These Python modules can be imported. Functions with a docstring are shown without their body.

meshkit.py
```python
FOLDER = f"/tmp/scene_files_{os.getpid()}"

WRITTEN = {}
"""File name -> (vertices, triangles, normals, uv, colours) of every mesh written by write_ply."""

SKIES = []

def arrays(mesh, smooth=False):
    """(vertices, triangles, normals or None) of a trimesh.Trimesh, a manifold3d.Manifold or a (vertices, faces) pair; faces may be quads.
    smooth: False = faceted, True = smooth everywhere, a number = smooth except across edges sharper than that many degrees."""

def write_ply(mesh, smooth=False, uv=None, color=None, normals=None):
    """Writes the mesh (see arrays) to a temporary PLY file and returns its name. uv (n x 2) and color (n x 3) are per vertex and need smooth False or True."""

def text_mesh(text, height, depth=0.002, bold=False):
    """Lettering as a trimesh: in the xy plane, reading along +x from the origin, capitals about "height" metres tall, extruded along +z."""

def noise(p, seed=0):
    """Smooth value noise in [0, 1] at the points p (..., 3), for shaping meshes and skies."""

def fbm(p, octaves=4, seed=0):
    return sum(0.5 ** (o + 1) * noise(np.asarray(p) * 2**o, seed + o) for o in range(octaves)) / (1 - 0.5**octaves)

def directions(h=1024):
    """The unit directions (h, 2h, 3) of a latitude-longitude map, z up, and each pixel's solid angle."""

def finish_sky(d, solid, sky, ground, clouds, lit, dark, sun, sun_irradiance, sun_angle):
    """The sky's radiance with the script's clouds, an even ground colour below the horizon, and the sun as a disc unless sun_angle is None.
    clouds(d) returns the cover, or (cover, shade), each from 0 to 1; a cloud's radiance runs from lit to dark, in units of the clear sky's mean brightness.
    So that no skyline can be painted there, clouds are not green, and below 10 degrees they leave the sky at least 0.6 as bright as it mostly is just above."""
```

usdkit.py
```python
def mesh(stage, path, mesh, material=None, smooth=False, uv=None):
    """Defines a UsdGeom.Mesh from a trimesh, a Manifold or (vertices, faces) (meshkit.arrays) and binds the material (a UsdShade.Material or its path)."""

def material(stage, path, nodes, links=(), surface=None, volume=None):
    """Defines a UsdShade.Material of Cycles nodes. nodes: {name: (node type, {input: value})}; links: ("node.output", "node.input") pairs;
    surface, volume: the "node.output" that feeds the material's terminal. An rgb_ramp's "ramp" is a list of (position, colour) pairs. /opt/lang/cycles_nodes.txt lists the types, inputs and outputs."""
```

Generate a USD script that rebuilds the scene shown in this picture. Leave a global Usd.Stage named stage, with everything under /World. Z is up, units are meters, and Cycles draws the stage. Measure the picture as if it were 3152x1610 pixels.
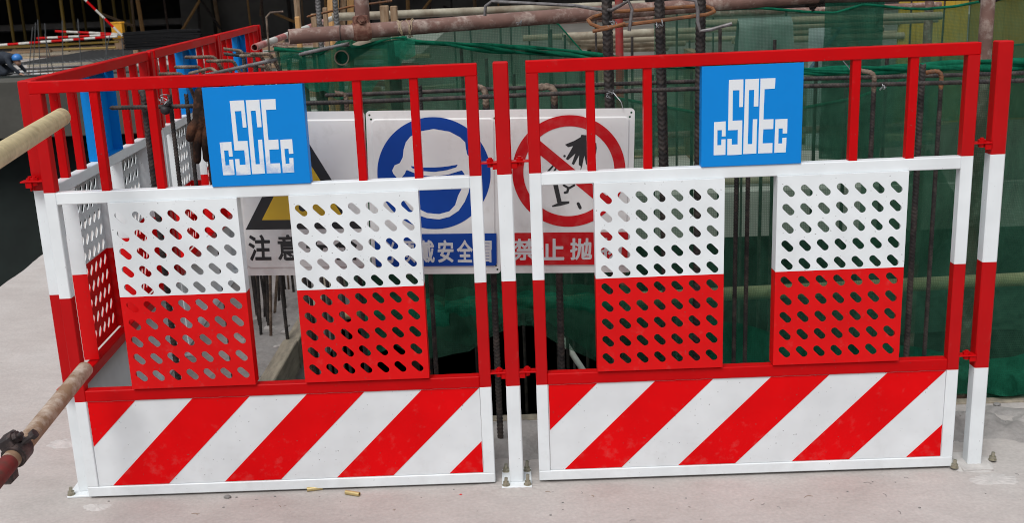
import math, random, re
import numpy as np, trimesh, usdkit, meshkit
from pxr import Usd, UsdGeom, UsdLux, UsdShade, Gf, Sdf, Vt
from shapely.geometry import Polygon, MultiPolygon, Point, LineString, box as sbox
from shapely import affinity
from shapely.ops import unary_union

stage = Usd.Stage.CreateInMemory()
UsdGeom.SetStageUpAxis(stage, UsdGeom.Tokens.z)
UsdGeom.SetStageMetersPerUnit(stage, 1.0)
world = UsdGeom.Xform.Define(stage, '/World')
stage.SetDefaultPrim(world.GetPrim())
UsdGeom.Scope.Define(stage, '/World/Looks')
PI = math.pi

# ---------------------------------------------------------------- camera
EYE = (0.0173, -2.9344, 1.4117)
YAW, PITCH, ROLL = -0.01809, 0.26285, -0.04298
FPX, IMW, SHX, SHY = 3418.46, 3152.0, -50.56, 46.80     # focal length, width and principal point in photograph pixels
cam = UsdGeom.Camera.Define(stage, '/World/camera')
_f = np.array([math.sin(YAW) * math.cos(PITCH), math.cos(YAW) * math.cos(PITCH), -math.sin(PITCH)])
_r0 = np.array([math.cos(YAW), -math.sin(YAW), 0]); _u0 = np.cross(_r0, _f)
_r = math.cos(ROLL) * _r0 + math.sin(ROLL) * _u0; _u = -math.sin(ROLL) * _r0 + math.cos(ROLL) * _u0
M = Gf.Matrix4d(*_r, 0, *_u, 0, *(-_f), 0, *EYE, 1)
cam.AddTransformOp().Set(M)
AP = 36.0
cam.CreateHorizontalApertureAttr(AP); cam.CreateVerticalApertureAttr(AP * 524 / 1024)
cam.CreateFocalLengthAttr(AP * FPX / IMW)
cam.CreateHorizontalApertureOffsetAttr(-SHX / IMW * AP); cam.CreateVerticalApertureOffsetAttr(SHY / IMW * AP)
cam.CreateClippingRangeAttr(Gf.Vec2f(0.05, 500))
cam.CreateFStopAttr(11.0); cam.CreateFocusDistanceAttr(3.15)
cam.CreateExposureAttr(0.52)

# ---------------------------------------------------------------- sky and sun (bright overcast)
SUN = np.array([-0.26, -0.66, 0.95]); SUN /= np.linalg.norm(SUN)
elev, rot = math.asin(SUN[2]), math.atan2(SUN[0], SUN[1])
SKY_K, SKY_S, SUN_I = 7.0, 0.078, 0.40
skymat = usdkit.material(stage, '/World/Looks/sky_material', {
    'sky': ('sky_texture', {'sky_type': 'single_scattering', 'sun_disc': False, 'sun_elevation': elev, 'sun_rotation': rot}),
    'tc': ('texture_coordinate', {}),
    'mp': ('mapping', {'scale': (1.4, 1.4, 3.0)}),
    'n': ('noise_texture', {'scale': 1.6, 'detail': 5.0, 'roughness': 0.55}),
    'cl': ('rgb_ramp', {'ramp': [(0.25, (0.80 * SKY_K, 0.84 * SKY_K, 0.92 * SKY_K)), (0.75, (1.05 * SKY_K, 1.06 * SKY_K, 1.08 * SKY_K))]}),
    'm': ('mix_color', {'fac': 0.90, 'use_clamp': False, 'use_clamp_result': False}),
    'sx': ('separate_xyz', {}), 'zr': ('map_range', {'from_min': 0.0, 'from_max': 1.0, 'to_min': 0.55, 'to_max': 1.45, 'clamp': True}),
    'zm': ('mix_color', {'blend_type': 'multiply', 'fac': 1.0, 'use_clamp': False, 'use_clamp_result': False}),
    'bg': ('background_shader', {'strength': SKY_S})},
    [('tc.generated', 'mp.vector'), ('mp.vector', 'n.vector'), ('n.fac', 'cl.fac'), ('sky.color', 'm.a'), ('tc.generated', 'sx.vector'), ('sx.z', 'zr.value'), ('cl.color', 'zm.a'), ('zr.result', 'zm.b'), ('zm.result', 'm.b'), ('m.result', 'bg.color')], surface='bg.background')
dome = UsdLux.DomeLight.Define(stage, '/World/sky')
UsdShade.MaterialBindingAPI.Apply(dome.GetPrim()).Bind(skymat)
dome.GetPrim().SetCustomDataByKey('kind', 'structure')
sun = UsdLux.DistantLight.Define(stage, '/World/sun')
sun.CreateIntensityAttr(SUN_I); sun.CreateAngleAttr(25.0); sun.CreateNormalizeAttr(True) if hasattr(sun, 'CreateNormalizeAttr') else None
sun.CreateColorAttr(Gf.Vec3f(1.0, 0.985, 0.96))
_z = SUN; _x = np.cross([0, 0, 1.0], _z); _x /= np.linalg.norm(_x); _y = np.cross(_z, _x)
sun.AddTransformOp().Set(Gf.Matrix4d(*_x, 0, *_y, 0, *_z, 0, 0, 0, 12, 1))

# ---------------------------------------------------------------- helpers
_used = {}
def path_for(name, parent):
    base = (parent.GetPath() if parent else Sdf.Path('/World'))
    k = (str(base), name); n = _used.get(k, 0); _used[k] = n + 1
    return str(base.AppendChild(name if n == 0 else '%s_%03d' % (name, n)))

def tag(p, label=None, cat=None, group=None, kind=None):
    p = p.GetPrim() if hasattr(p, 'GetPrim') else p
    for k, v in (('label', label), ('category', cat), ('group', group), ('kind', kind)):
        if v is not None: p.SetCustomDataByKey(k, v)
    return p

def thing(name, label, cat, loc=(0, 0, 0), rz=0.0, group=None, kind=None):
    x = UsdGeom.Xform.Define(stage, path_for(name, None))
    x.AddTranslateOp().Set(Gf.Vec3d(*map(float, loc)))
    if rz: x.AddRotateZOp().Set(math.degrees(rz))
    return tag(x, label, cat, group, kind)

class MB:
    """collects shapes that become ONE mesh"""
    def __init__(s): s.v, s.f, s.n = [], [], 0
    def add(s, v, f):
        v = np.asarray(v, float); f = np.asarray(f, int)
        if f.shape[1] == 4: f = np.vstack([f[:, [0, 1, 2]], f[:, [0, 2, 3]]])
        s.v.append(v); s.f.append(f + s.n); s.n += len(v); return s
    def mesh(s): return np.vstack(s.v), np.vstack(s.f)
    def tm(s, t): return s.add(t.vertices, t.faces)
    def box(s, lo, hi, c=0.0015): v, f = cbox(lo, hi, c); return s.add(v, f)

def obj(name, m, mat, parent=None, smooth=False, label=None, cat=None, group=None, kind=None):
    if isinstance(m, MB): m = m.mesh()
    p = usdkit.mesh(stage, path_for(name, parent), m, mat, smooth=smooth).GetPrim()
    if label or cat or group or kind: tag(p, label, cat, group, kind)
    return p

def cbox(lo, hi, c=0.0015):
    """box with chamfered edges"""
    lo, hi = np.minimum(lo, hi).astype(float), np.maximum(lo, hi).astype(float)
    if c <= 0:
        v = np.array([[x, y, z] for x in (lo[0], hi[0]) for y in (lo[1], hi[1]) for z in (lo[2], hi[2])])
        f = [[0, 1, 3], [0, 3, 2], [4, 6, 7], [4, 7, 5], [0, 4, 5], [0, 5, 1], [2, 3, 7], [2, 7, 6], [0, 2, 6], [0, 6, 4], [1, 5, 7], [1, 7, 3]]
        return v, np.array(f)
    c = min(c, (hi - lo).min() * 0.45)
    P = []
    for sx in (0, 1):
        for sy in (0, 1):
            for sz in (0, 1):
                b = np.array([(lo, hi)[sx][0], (lo, hi)[sy][1], (lo, hi)[sz][2]]); d = np.array([c if not q else -c for q in (sx, sy, sz)])
                for k in range(3):
                    e = d.copy(); e[k] = 0; P.append(b + e)
    h = trimesh.convex.convex_hull(np.array(P))
    return np.array(h.vertices), np.array(h.faces)

def rot(axis, a):
    return trimesh.transformations.rotation_matrix(a, axis)[:3, :3]

def smooth_path(pts, r, n=6):
    """polyline with its corners rounded to radius r"""
    P = [np.array(p, float) for p in pts]; out = [P[0]]
    for a, b, c in zip(P[:-2], P[1:-1], P[2:]):
        u, w = a - b, c - b; lu, lw = np.linalg.norm(u), np.linalg.norm(w); u, w = u / lu, w / lw
        ang = math.acos(np.clip(u @ w, -1, 1))
        d = min(r / max(math.tan(ang / 2), 1e-3), lu * .48, lw * .48)
        p0, p1 = b + u * d, b + w * d
        for t in np.linspace(0, 1, n): out.append((1 - t) ** 2 * p0 + 2 * t * (1 - t) * b + t * t * p1)
    out.append(P[-1]); return np.array(out)

def resample(P, step):
    P = np.asarray(P, float); L = np.r_[0, np.cumsum(np.linalg.norm(np.diff(P, axis=0), axis=1))]
    n = max(2, int(math.ceil(L[-1] / step)) + 1); s = np.linspace(0, L[-1], n)
    return np.stack([np.interp(s, L, P[:, k]) for k in range(3)], 1)

def sweep(P, rad, sides=10, slant=None, cap=True, flat=1.0):
    P = np.asarray(P, float); n = len(P); rad = np.broadcast_to(rad, n).astype(float)
    T = np.gradient(P, axis=0); T /= np.maximum(np.linalg.norm(T, axis=1, keepdims=True), 1e-12)
    up = np.array([0, 0, 1.0]) if abs(T[0][2]) < .9 else np.array([1.0, 0, 0])
    N = np.cross(T[0], up); N /= np.linalg.norm(N); Ns = []
    for t in T:
        N = N - t * (N @ t); N /= np.linalg.norm(N); Ns.append(N)
    Ns = np.array(Ns); Bs = np.cross(T, Ns)
    a = np.linspace(0, 2 * PI, sides, endpoint=False)
    V = P[:, None] + rad[:, None, None] * (np.cos(a)[None, :, None] * Ns[:, None] + flat * np.sin(a)[None, :, None] * Bs[:, None])
    if slant is not None: V = V + (slant[:, None] * np.abs(np.sin(a))[None])[..., None] * T[:, None]
    V = V.reshape(-1, 3); F = []
    i = np.arange(n - 1)[:, None] * sides; j = np.arange(sides)[None]; k = (j + 1) % sides
    q = np.stack([i + j, i + k, i + sides + k, i + sides + j], -1).reshape(-1, 4)
    F = np.vstack([q[:, [0, 1, 2]], q[:, [0, 2, 3]]])
    if cap:
        V = np.vstack([V, P[0], P[-1]]); c0, c1 = n * sides, n * sides + 1; j = np.arange(sides); k = (j + 1) % sides
        F = np.vstack([F, np.stack([np.full(sides, c0), k, j], 1), np.stack([np.full(sides, c1), (n - 1) * sides + j, (n - 1) * sides + k], 1)])
    return V, F

def tube(P, r, sides=14): return sweep(P, r, sides)
def hollow(a, b, r, wall=0.0035, sides=20, bow=0.0, seed=0):
    """scaffold tube with open ends"""
    a, b = np.array(a, float), np.array(b, float); n = 9; t = np.linspace(0, 1, n)[:, None]
    P = a + (b - a) * t; P[:, 2] += bow * np.sin(PI * t[:, 0])
    d = (b - a) / np.linalg.norm(b - a); L = min(0.25, np.linalg.norm(b - a) * .3)
    ctr = np.vstack([P[0] + d * L, P[0], P[0], P, P[-1], P[-1], P[-1] - d * L])
    # inner bore, rim, outer skin, rim, inner bore
    m = MB()
    v, f = sweep(P, r, sides, cap=False); m.add(v, f)
    for e, dd in ((P[0], d), (P[-1], -d)):
        v, f = sweep(np.array([e, e + dd * L]), r - wall, sides, cap=False); m.add(v, f[:, ::-1])
        v2, f2 = sweep(np.array([e, e + dd * 1e-4]), np.array([r, r - wall]), sides, cap=False)
        v2[:sides] = v2[:sides]; m.add(np.where(True, v2, v2), f2)
        v3, f3 = sweep(np.array([e + dd * L, e + dd * (L + .002)]), r - wall, sides, cap=True); m.add(v3, f3)
    return m.mesh()

def rebar(pts, d=0.016, bend=0.03, sides=8, ribs=True):
    P = smooth_path(pts, bend) if len(pts) > 2 else np.array(pts, float)
    r = d / 2
    if not ribs: return sweep(resample(P, .03), r, sides)
    p = max(d * 0.62, 0.009); Q = resample(P, p / 4); n = len(Q)
    prof = np.tile([1.0, 1.0, 1.14, 1.14], n // 4 + 1)[:n]
    sl = np.full(n, d * .35)
    return sweep(Q, r * .94 * prof, sides, slant=sl)

def prism(poly, d0, d1, frame):
    """shapely polygon extruded from depth d0 to d1; frame(u, v, d) -> points"""
    m = MB()
    for g in getattr(poly, 'geoms', [poly]):
        if g.is_empty or g.area < 1e-9: continue
        t = trimesh.creation.extrude_polygon(g, abs(d1 - d0), engine='earcut')
        v = np.array(t.vertices); v[:, 2] += min(d0, d1)
        m.add(frame(v[:, 0], v[:, 1], v[:, 2]), t.faces)
    return m.mesh()
def front(u, v, d): return np.stack([u, -d, v], 1)      # upright face looking towards -y; depth d comes out of the face

def hexnut(c, axis, r, h):
    c = np.array(c, float); axis = np.array(axis, float)
    return sweep(np.array([c, c + axis * h]), r, 6)
def lathe(c, prof, sides=16):
    """profile [(z, r)] about the vertical through c"""
    P = np.array([[c[0], c[1], c[2] + z + i * 1e-6] for i, (z, r) in enumerate(prof)]); a = np.linspace(0, 2 * PI, sides, endpoint=False)
    V = np.concatenate([np.stack([p[0] + r * np.cos(a), p[1] + r * np.sin(a), np.full(sides, p[2])], 1) for p, (z, r) in zip(P, prof)])
    n = len(prof); i = np.arange(n - 1)[:, None] * sides; j = np.arange(sides)[None]; k = (j + 1) % sides
    q = np.stack([i + j, i + k, i + sides + k, i + sides + j], -1).reshape(-1, 4)
    V = np.vstack([V, P[0], P[-1]]); j = np.arange(sides); k = (j + 1) % sides
    F = np.vstack([q[:, [0, 1, 2]], q[:, [0, 2, 3]], np.stack([np.full(sides, n * sides), k, j], 1), np.stack([np.full(sides, n * sides + 1), (n - 1) * sides + j, (n - 1) * sides + k], 1)])
    return V, F
def ball(c, r, sub=2, sc=(1, 1, 1)):
    t = trimesh.creation.icosphere(subdivisions=sub, radius=1.0); return np.array(t.vertices) * r * np.array(sc) + np.array(c), t.faces

# ---------------------------------------------------------------- materials
MAT = {}
def mat(name, nodes, links, surface='p.BSDF'):
    MAT[name] = usdkit.material(stage, '/World/Looks/' + name, nodes, links, surface=surface); return MAT[name]

def plain(name, col, rough=0.5, var=0.12, scale=9.0, metallic=0.0, bump=0.0, bscale=60.0, spec=0.5, dirt=None, dirt_amt=0.35, dscale=5.0, coat=0.0, lo=.45, hi=.62, stretch=(1, 1, 1)):
    """one colour with grain, fine relief and, if asked, patches of dirt of another colour"""
    c = np.array(col); nodes = {
        'tc': ('texture_coordinate', {}), 'mp': ('mapping', {'scale': stretch}),
        'oi': ('object_info', {}),
        'n': ('noise_texture', {'scale': scale, 'detail': 5.0, 'roughness': .6}),
        'r': ('rgb_ramp', {'ramp': [(.25, tuple(c * (1 - var))), (.75, tuple(np.minimum(c * (1 + var), 1)))]}),
        'p': ('principled_bsdf', {'roughness': rough, 'metallic': metallic, 'specular_ior_level': spec, 'coat_weight': coat, 'coat_roughness': .2})}
    links = [('tc.object', 'mp.vector'), ('mp.vector', 'n.vector'), ('n.fac', 'r.fac')]
    src = 'r.color'
    if dirt is not None:
        nodes['dn'] = ('noise_texture', {'scale': dscale, 'detail': 8.0, 'roughness': .68})
        nodes['dr'] = ('map_range', {'from_min': lo, 'from_max': hi, 'to_min': 0.0, 'to_max': dirt_amt, 'clamp': True})
        nodes['dm'] = ('mix_color', {'b': dirt})
        links += [('mp.vector', 'dn.vector'), ('dn.fac', 'dr.value'), ('dr.result', 'dm.fac'), (src, 'dm.a')]; src = 'dm.result'
    links.append((src, 'p.base_color'))
    if bump:
        nodes['bn'] = ('noise_texture', {'scale': bscale, 'detail': 4.0, 'roughness': .6})
        nodes['b'] = ('bump', {'strength': bump, 'distance': .004})
        links += [('mp.vector', 'bn.vector'), ('bn.fac', 'b.height'), ('b.normal', 'p.normal')]
    return mat(name, nodes, links)

RED, WHITE = (0.57, 0.0015, 0.0030), (0.75, 0.78, 0.795)
def paint(name, a, b=None, edges=None, spec=.5, rough=(.30, .42)):
    """gloss enamel; with b the colour alternates along z at the given heights; a few specks of site dirt"""
    nodes = {'tc': ('texture_coordinate', {}),
        'n': ('noise_texture', {'scale': 7.0, 'detail': 3.0}),
        'v': ('map_range', {'from_min': .3, 'from_max': .7, 'to_min': .90, 'to_max': 1.04, 'clamp': True}),
        's': ('noise_texture', {'scale': 160.0, 'detail': 1.0}),
        'sr': ('map_range', {'from_min': .755, 'from_max': .80, 'to_min': 0.0, 'to_max': .7, 'clamp': True}),
        'mul': ('mix_color', {'blend_type': 'multiply', 'fac': 1.0}),
        'sp': ('mix_color', {'b': (.10, .09, .08)}),
        'dn': ('noise_texture', {'scale': 22.0, 'detail': 8.0, 'roughness': .7}), 'zz': ('separate_xyz', {}), 'zg': ('map_range', {'from_min': 0.0, 'from_max': .22, 'to_min': .13, 'to_max': 0.0, 'clamp': True}), 'da': ('math', {'math_type': 'add'}),
        'dr': ('map_range', {'from_min': .60, 'from_max': .80, 'to_min': 0.0, 'to_max': .13, 'clamp': True}), 'dd': ('mix_color', {'b': (.36, .325, .295)}),
        'rr': ('map_range', {'from_min': .3, 'from_max': .7, 'to_min': rough[0], 'to_max': rough[1], 'clamp': True}),
        'bn': ('noise_texture', {'scale': 140.0, 'detail': 2.0}),
        'b': ('bump', {'strength': .05, 'distance': .001}),
        'p': ('principled_bsdf', {'roughness': .36, 'specular_ior_level': spec})}
    links = [('tc.object', 'n.vector'), ('n.fac', 'v.value'), ('tc.object', 's.vector'), ('s.fac', 'sr.value'), ('v.result', 'mul.b'),
             ('mul.result', 'sp.a'), ('sr.result', 'sp.fac'), ('tc.object', 'dn.vector'), ('tc.object', 'zz.vector'), ('zz.z', 'zg.value'), ('dn.fac', 'da.value1'), ('zg.result', 'da.value2'), ('da.value', 'dr.value'), ('dr.result', 'dd.fac'), ('sp.result', 'dd.a'), ('dd.result', 'p.base_color'), ('n.fac', 'rr.value'), ('rr.result', 'p.roughness'), ('tc.object', 'bn.vector'), ('bn.fac', 'b.height'), ('b.normal', 'p.normal')]
    if b is None:
        nodes['c'] = ('color', {'value': a}); links.append(('c.color', 'mul.a'))
    else:
        st, cols = [(0.0, a)], (b, a)
        nodes['xyz'] = ('separate_xyz', {}); nodes['ra'] = ('rgb_ramp', {'interpolate': False, 'ramp': [(0.0, a)] + [(e / 1.28, (b if k % 2 == 0 else a)) for k, e in enumerate(edges)]})
        nodes['dv'] = ('math', {'math_type': 'divide', 'value2': 1.28})
        links += [('tc.object', 'xyz.vector'), ('xyz.z', 'dv.value1'), ('dv.value', 'ra.fac'), ('ra.color', 'mul.a')]
    return mat(name, nodes, links)
FRED = (0.455, 0.0012, 0.0030)
paint('red_paint', (0.50, .0013, .003), spec=.11); paint('white_paint', WHITE, spec=.3)
paint('banded_paint', WHITE, FRED, (0.3, 0.6025, 0.9), .2)
paint('sheet_paint', (.65, .002, .0035), WHITE, (0.6025,), .2)
paint('white_film', (.70, .72, .735), spec=.2)
paint('red_film', (0.70, 0.002, 0.004), spec=.08)
plain('blue_paint', (0.002, 0.21, 0.62), .42, .05, 5, spec=.16)
def worn(name, hi, lo, base=(0.70, .73, .76), under=(0.0035, .19, .585)):
    mat(name, {'tc': ('texture_coordinate', {}), 'n': ('noise_texture', {'scale': 26.0, 'detail': 6.0, 'roughness': .65}),
        'x': ('separate_xyz', {}), 'zr': ('map_range', {'from_min': .92, 'from_max': 1.02, 'to_min': .20, 'to_max': 0.0, 'clamp': True}), 'a': ('math', {'math_type': 'add'}),
        'r': ('map_range', {'from_min': lo, 'from_max': hi, 'to_min': 0.0, 'to_max': .85, 'clamp': True}),
        'm': ('mix_color', {'a': base, 'b': under}), 'p': ('principled_bsdf', {'roughness': .5})},
        [('tc.object', 'n.vector'), ('tc.object', 'x.vector'), ('x.z', 'zr.value'), ('n.fac', 'a.value1'), ('zr.result', 'a.value2'), ('a.value', 'r.value'), ('r.result', 'm.fac'), ('m.result', 'p.base_color')])
worn('logo_white', 1.1, .74); worn('logo_white_worn', .92, .60)

# concrete
def concrete(name, col, dark, light, rough=.85, scale=1.6, bump=.35, spots=True, bscale=35.0):
    c, d, l = map(np.array, (col, dark, light))
    nodes = {'tc': ('texture_coordinate', {}), 'n1': ('noise_texture', {'scale': scale, 'detail': 8.0, 'roughness': .62, 'distortion': .4}),
        'r1': ('rgb_ramp', {'ramp': [(.28, tuple(d)), (.5, tuple(c)), (.74, tuple(l))]}),
        'mp': ('mapping', {'scale': (6.0, 13.0, 10.0), 'rotation': (0, 0, .5)}), 'n2': ('noise_texture', {'scale': 1.3, 'detail': 7.0, 'roughness': .7}),
        'r2': ('map_range', {'from_min': .35, 'from_max': .68, 'to_min': .93, 'to_max': 1.05, 'clamp': True}),
        'm2': ('mix_color', {'blend_type': 'multiply', 'fac': 1.0}),
        'n3': ('noise_texture', {'scale': 95.0, 'detail': 3.0}), 'r3': ('map_range', {'from_min': .3, 'from_max': .7, 'to_min': .92, 'to_max': 1.07, 'clamp': True}), 'm3': ('mix_color', {'blend_type': 'multiply', 'fac': 1.0}),
        'n4': ('noise_texture', {'scale': 42.0, 'detail': 1.0}), 'r4': ('map_range', {'from_min': .76, 'from_max': .80, 'to_min': 0.0, 'to_max': .55 if spots else 0.0, 'clamp': True}), 'm4': ('mix_color', {'b': (.09, .07, .055)}),
        'bn': ('noise_texture', {'scale': bscale, 'detail': 8.0, 'roughness': .7}), 'b': ('bump', {'strength': bump, 'distance': .006}),
        'p': ('principled_bsdf', {'roughness': rough, 'specular_ior_level': .3})}
    links = [('tc.object', 'n1.vector'), ('n1.fac', 'r1.fac'), ('tc.object', 'mp.vector'), ('mp.vector', 'n2.vector'), ('n2.fac', 'r2.value'), ('r1.color', 'm2.a'), ('r2.result', 'm2.b'),
        ('tc.object', 'n3.vector'), ('n3.fac', 'r3.value'), ('m2.result', 'm3.a'), ('r3.result', 'm3.b'), ('tc.object', 'n4.vector'), ('n4.fac', 'r4.value'), ('m3.result', 'm4.a'), ('r4.result', 'm4.fac'),
        ('m4.result', 'p.base_color'), ('tc.object', 'bn.vector'), ('bn.fac', 'b.height'), ('b.normal', 'p.normal')]
    return mat(name, nodes, links)
concrete('slab_concrete', (.440, .404, .380), (.385, .350, .328), (.482, .452, .430), scale=2.4)
concrete('rough_concrete', (.32, .30, .285), (.22, .205, .195), (.39, .37, .355), bump=.9, bscale=16.0, scale=5.0)
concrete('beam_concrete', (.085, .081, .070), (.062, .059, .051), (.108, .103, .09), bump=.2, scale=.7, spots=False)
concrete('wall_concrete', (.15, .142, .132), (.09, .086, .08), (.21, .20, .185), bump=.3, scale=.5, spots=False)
plain('pit_dark', (.018, .017, .016), .9, .3, 1.2)  # near-black colour carries the shade of the opening
plain('pit_painted_shade', (.010, .016, .014), .8, .35, 1.5)  # near-black green stands in for the shade down in the pit
plain('rebar_dark', (.034, .031, .031), .6, .35, 40, metallic=.2, dirt=(.12, .095, .08), dirt_amt=.5, dscale=30, bump=.25, bscale=120, spec=.2)
plain('rebar_brown', (.075, .045, .030), .7, .4, 45, dirt=(.30, .23, .17), dirt_amt=.7, dscale=22, bump=.3, bscale=150)
plain('rebar_rust', (.20, .075, .022), .75, .4, 40, dirt=(.08, .045, .03), dirt_amt=.7, dscale=30, bump=.3, bscale=150)
plain('rebar_grey', (.17, .16, .16), .5, .3, 40, metallic=.2, dirt=(.06, .05, .045), dirt_amt=.8, dscale=25)
plain('bundle_dark', (.016, .016, .017), .9, .4, 30, spec=.05)
plain('wire', (.30, .31, .32), .4, .2, 40, metallic=.6)
plain('rust_tube', (.165, .088, .070), .75, .3, 14, dirt=(.44, .36, .31), dirt_amt=.85, dscale=19, bump=.3, bscale=90, lo=.50, hi=.70)
plain('rust_tube_dark', (.075, .045, .036), .8, .35, 14, dirt=(.2, .15, .12), dirt_amt=.6, dscale=20, bump=.3, bscale=90)
plain('coupler_rust', (.13, .045, .028), .75, .35, 30, dirt=(.28, .17, .12), dirt_amt=.6, dscale=30, bump=.3, bscale=120)
plain('coupler_dark', (.022, .015, .015), .6, .35, 30, dirt=(.12, .08, .07), dirt_amt=.6, dscale=30, bump=.3, bscale=120)
plain('yellow_worn_tube', (.50, .41, .23), .6, .2, 30, dirt=(.26, .19, .09), dirt_amt=.55, dscale=26, bump=.15, bscale=80, lo=.54, hi=.66)
plain('brown_worn_tube', (.24, .145, .085), .7, .25, 12, dirt=(.52, .44, .37), dirt_amt=.8, dscale=18, bump=.3, bscale=80, lo=.46, hi=.66)
plain('cream_tube', (.36, .33, .25), .6, .2, 10, dirt=(.16, .11, .07), dirt_amt=.85, dscale=6, lo=.40, hi=.62, bump=.2)
plain('floor_dark', (.13, .12, .105), .9, .3, 2.0, bump=.3)
plain('hoard_yellow', (.20, .135, .012), .6, .15, 3)
plain('tan_tube', (.27, .22, .155), .7, .2, 10, dirt=(.2, .15, .1), dirt_amt=.6, dscale=9)
plain('rust_red_tube', (.15, .022, .020), .7, .3, 14, spec=.2, dirt=(.07, .04, .03), dirt_amt=.7, dscale=16, bump=.3)
plain('red_worn_tube', (.33, .028, .026), .6, .25, 14, dirt=(.16, .09, .07), dirt_amt=.6, dscale=16, bump=.2)
plain('pink_red_paint', (.42, .13, .12), .6, .2, 14, dirt=(.5, .42, .38), dirt_amt=.6, dscale=14)
plain('old_white_paint', (.62, .61, .57), .6, .1, 14, dirt=(.3, .26, .22), dirt_amt=.6, dscale=14)
plain('yellow_paint', (.30, .19, .02), .5, .15, 6, dirt=(.2, .13, .05), dirt_amt=.6, dscale=6)
plain('yellow_bright', (.42, .27, .015), .5, .12, 6, dirt=(.3, .25, .1), dirt_amt=.5, dscale=4)
plain('crate_yellow', (.70, .34, .02), .5, .12, 6)
plain('timber', (.44, .34, .22), .8, .25, 5, dirt=(.25, .19, .13), dirt_amt=.6, dscale=6, bump=.3, bscale=30, stretch=(1, 6, 6))
plain('timber_weathered', (.33, .285, .215), .85, .25, 6, dirt=(.17, .15, .12), dirt_amt=.7, dscale=7, bump=.4, bscale=30, stretch=(6, 1, 6))
plain('timber_brown', (.24, .15, .085), .85, .3, 6, dirt=(.40, .30, .2), dirt_amt=.6, dscale=7, bump=.3, bscale=30, stretch=(6, 6, 1))
plain('timber_orange', (.47, .26, .10), .8, .25, 6, stretch=(6, 6, 1))
plain('zinc', (.40, .37, .29), .45, .2, 40, metallic=.7, dirt=(.3, .27, .2), dirt_amt=.5, dscale=60)
plain('cement_smear', (.485, .46, .44), .9, .14, 40, bump=.6, bscale=60)
plain('brass', (.55, .43, .20), .4, .2, 30, metallic=.6)
plain('stone', (.22, .21, .20), .8, .4, 40, bump=.4)
plain('sign_white', (.69, .69, .68), .45, .06, 6, dirt=(.38, .36, .33), dirt_amt=.45, dscale=7, lo=.54, hi=.72)
plain('sign_blue', (.006, .050, .29), .5, .08, 6, spec=.15); plain('sign_red', (.50, .006, .011), .5, .08, 6, spec=.15, dirt=(.5, .2, .18), dirt_amt=.12, dscale=30)
plain('sign_black', (.016, .016, .018), .45, .2, 6); plain('sign_yellow', (.66, .42, .02), .45, .08, 6); plain('sign_text', (.55, .55, .56), .5, .08, 6)
plain('hole_dark', (.012, .012, .012), .8, .2, 6)
plain('glove_leather', (.022, .015, .0125), .9, .5, 18, spec=.08, dirt=(.20, .085, .045), dirt_amt=.6, dscale=10, bump=.5, bscale=90)
plain('rubber_black', (.018, .016, .018), .6, .3, 20, bump=.2)
plain('tarp_grey', (.20, .235, .22), .7, .15, 8, bump=.3, bscale=14)
plain('panel_grey', (.48, .52, .55), .6, .1, 6); plain('blue_steel', (.08, .13, .22), .6, .2, 6)
plain('cloth_navy', (.018, .024, .036), .85, .25, 12, bump=.3); plain('helmet_blue', (.03, .17, .48), .3, .06, 5); plain('skin', (.40, .22, .15), .6, .12, 20)
plain('mesh_steel', (.075, .078, .08), .7, .3, 10)
plain('sheet_pale', (.55, .55, .54), .8, .15, 3)

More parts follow.
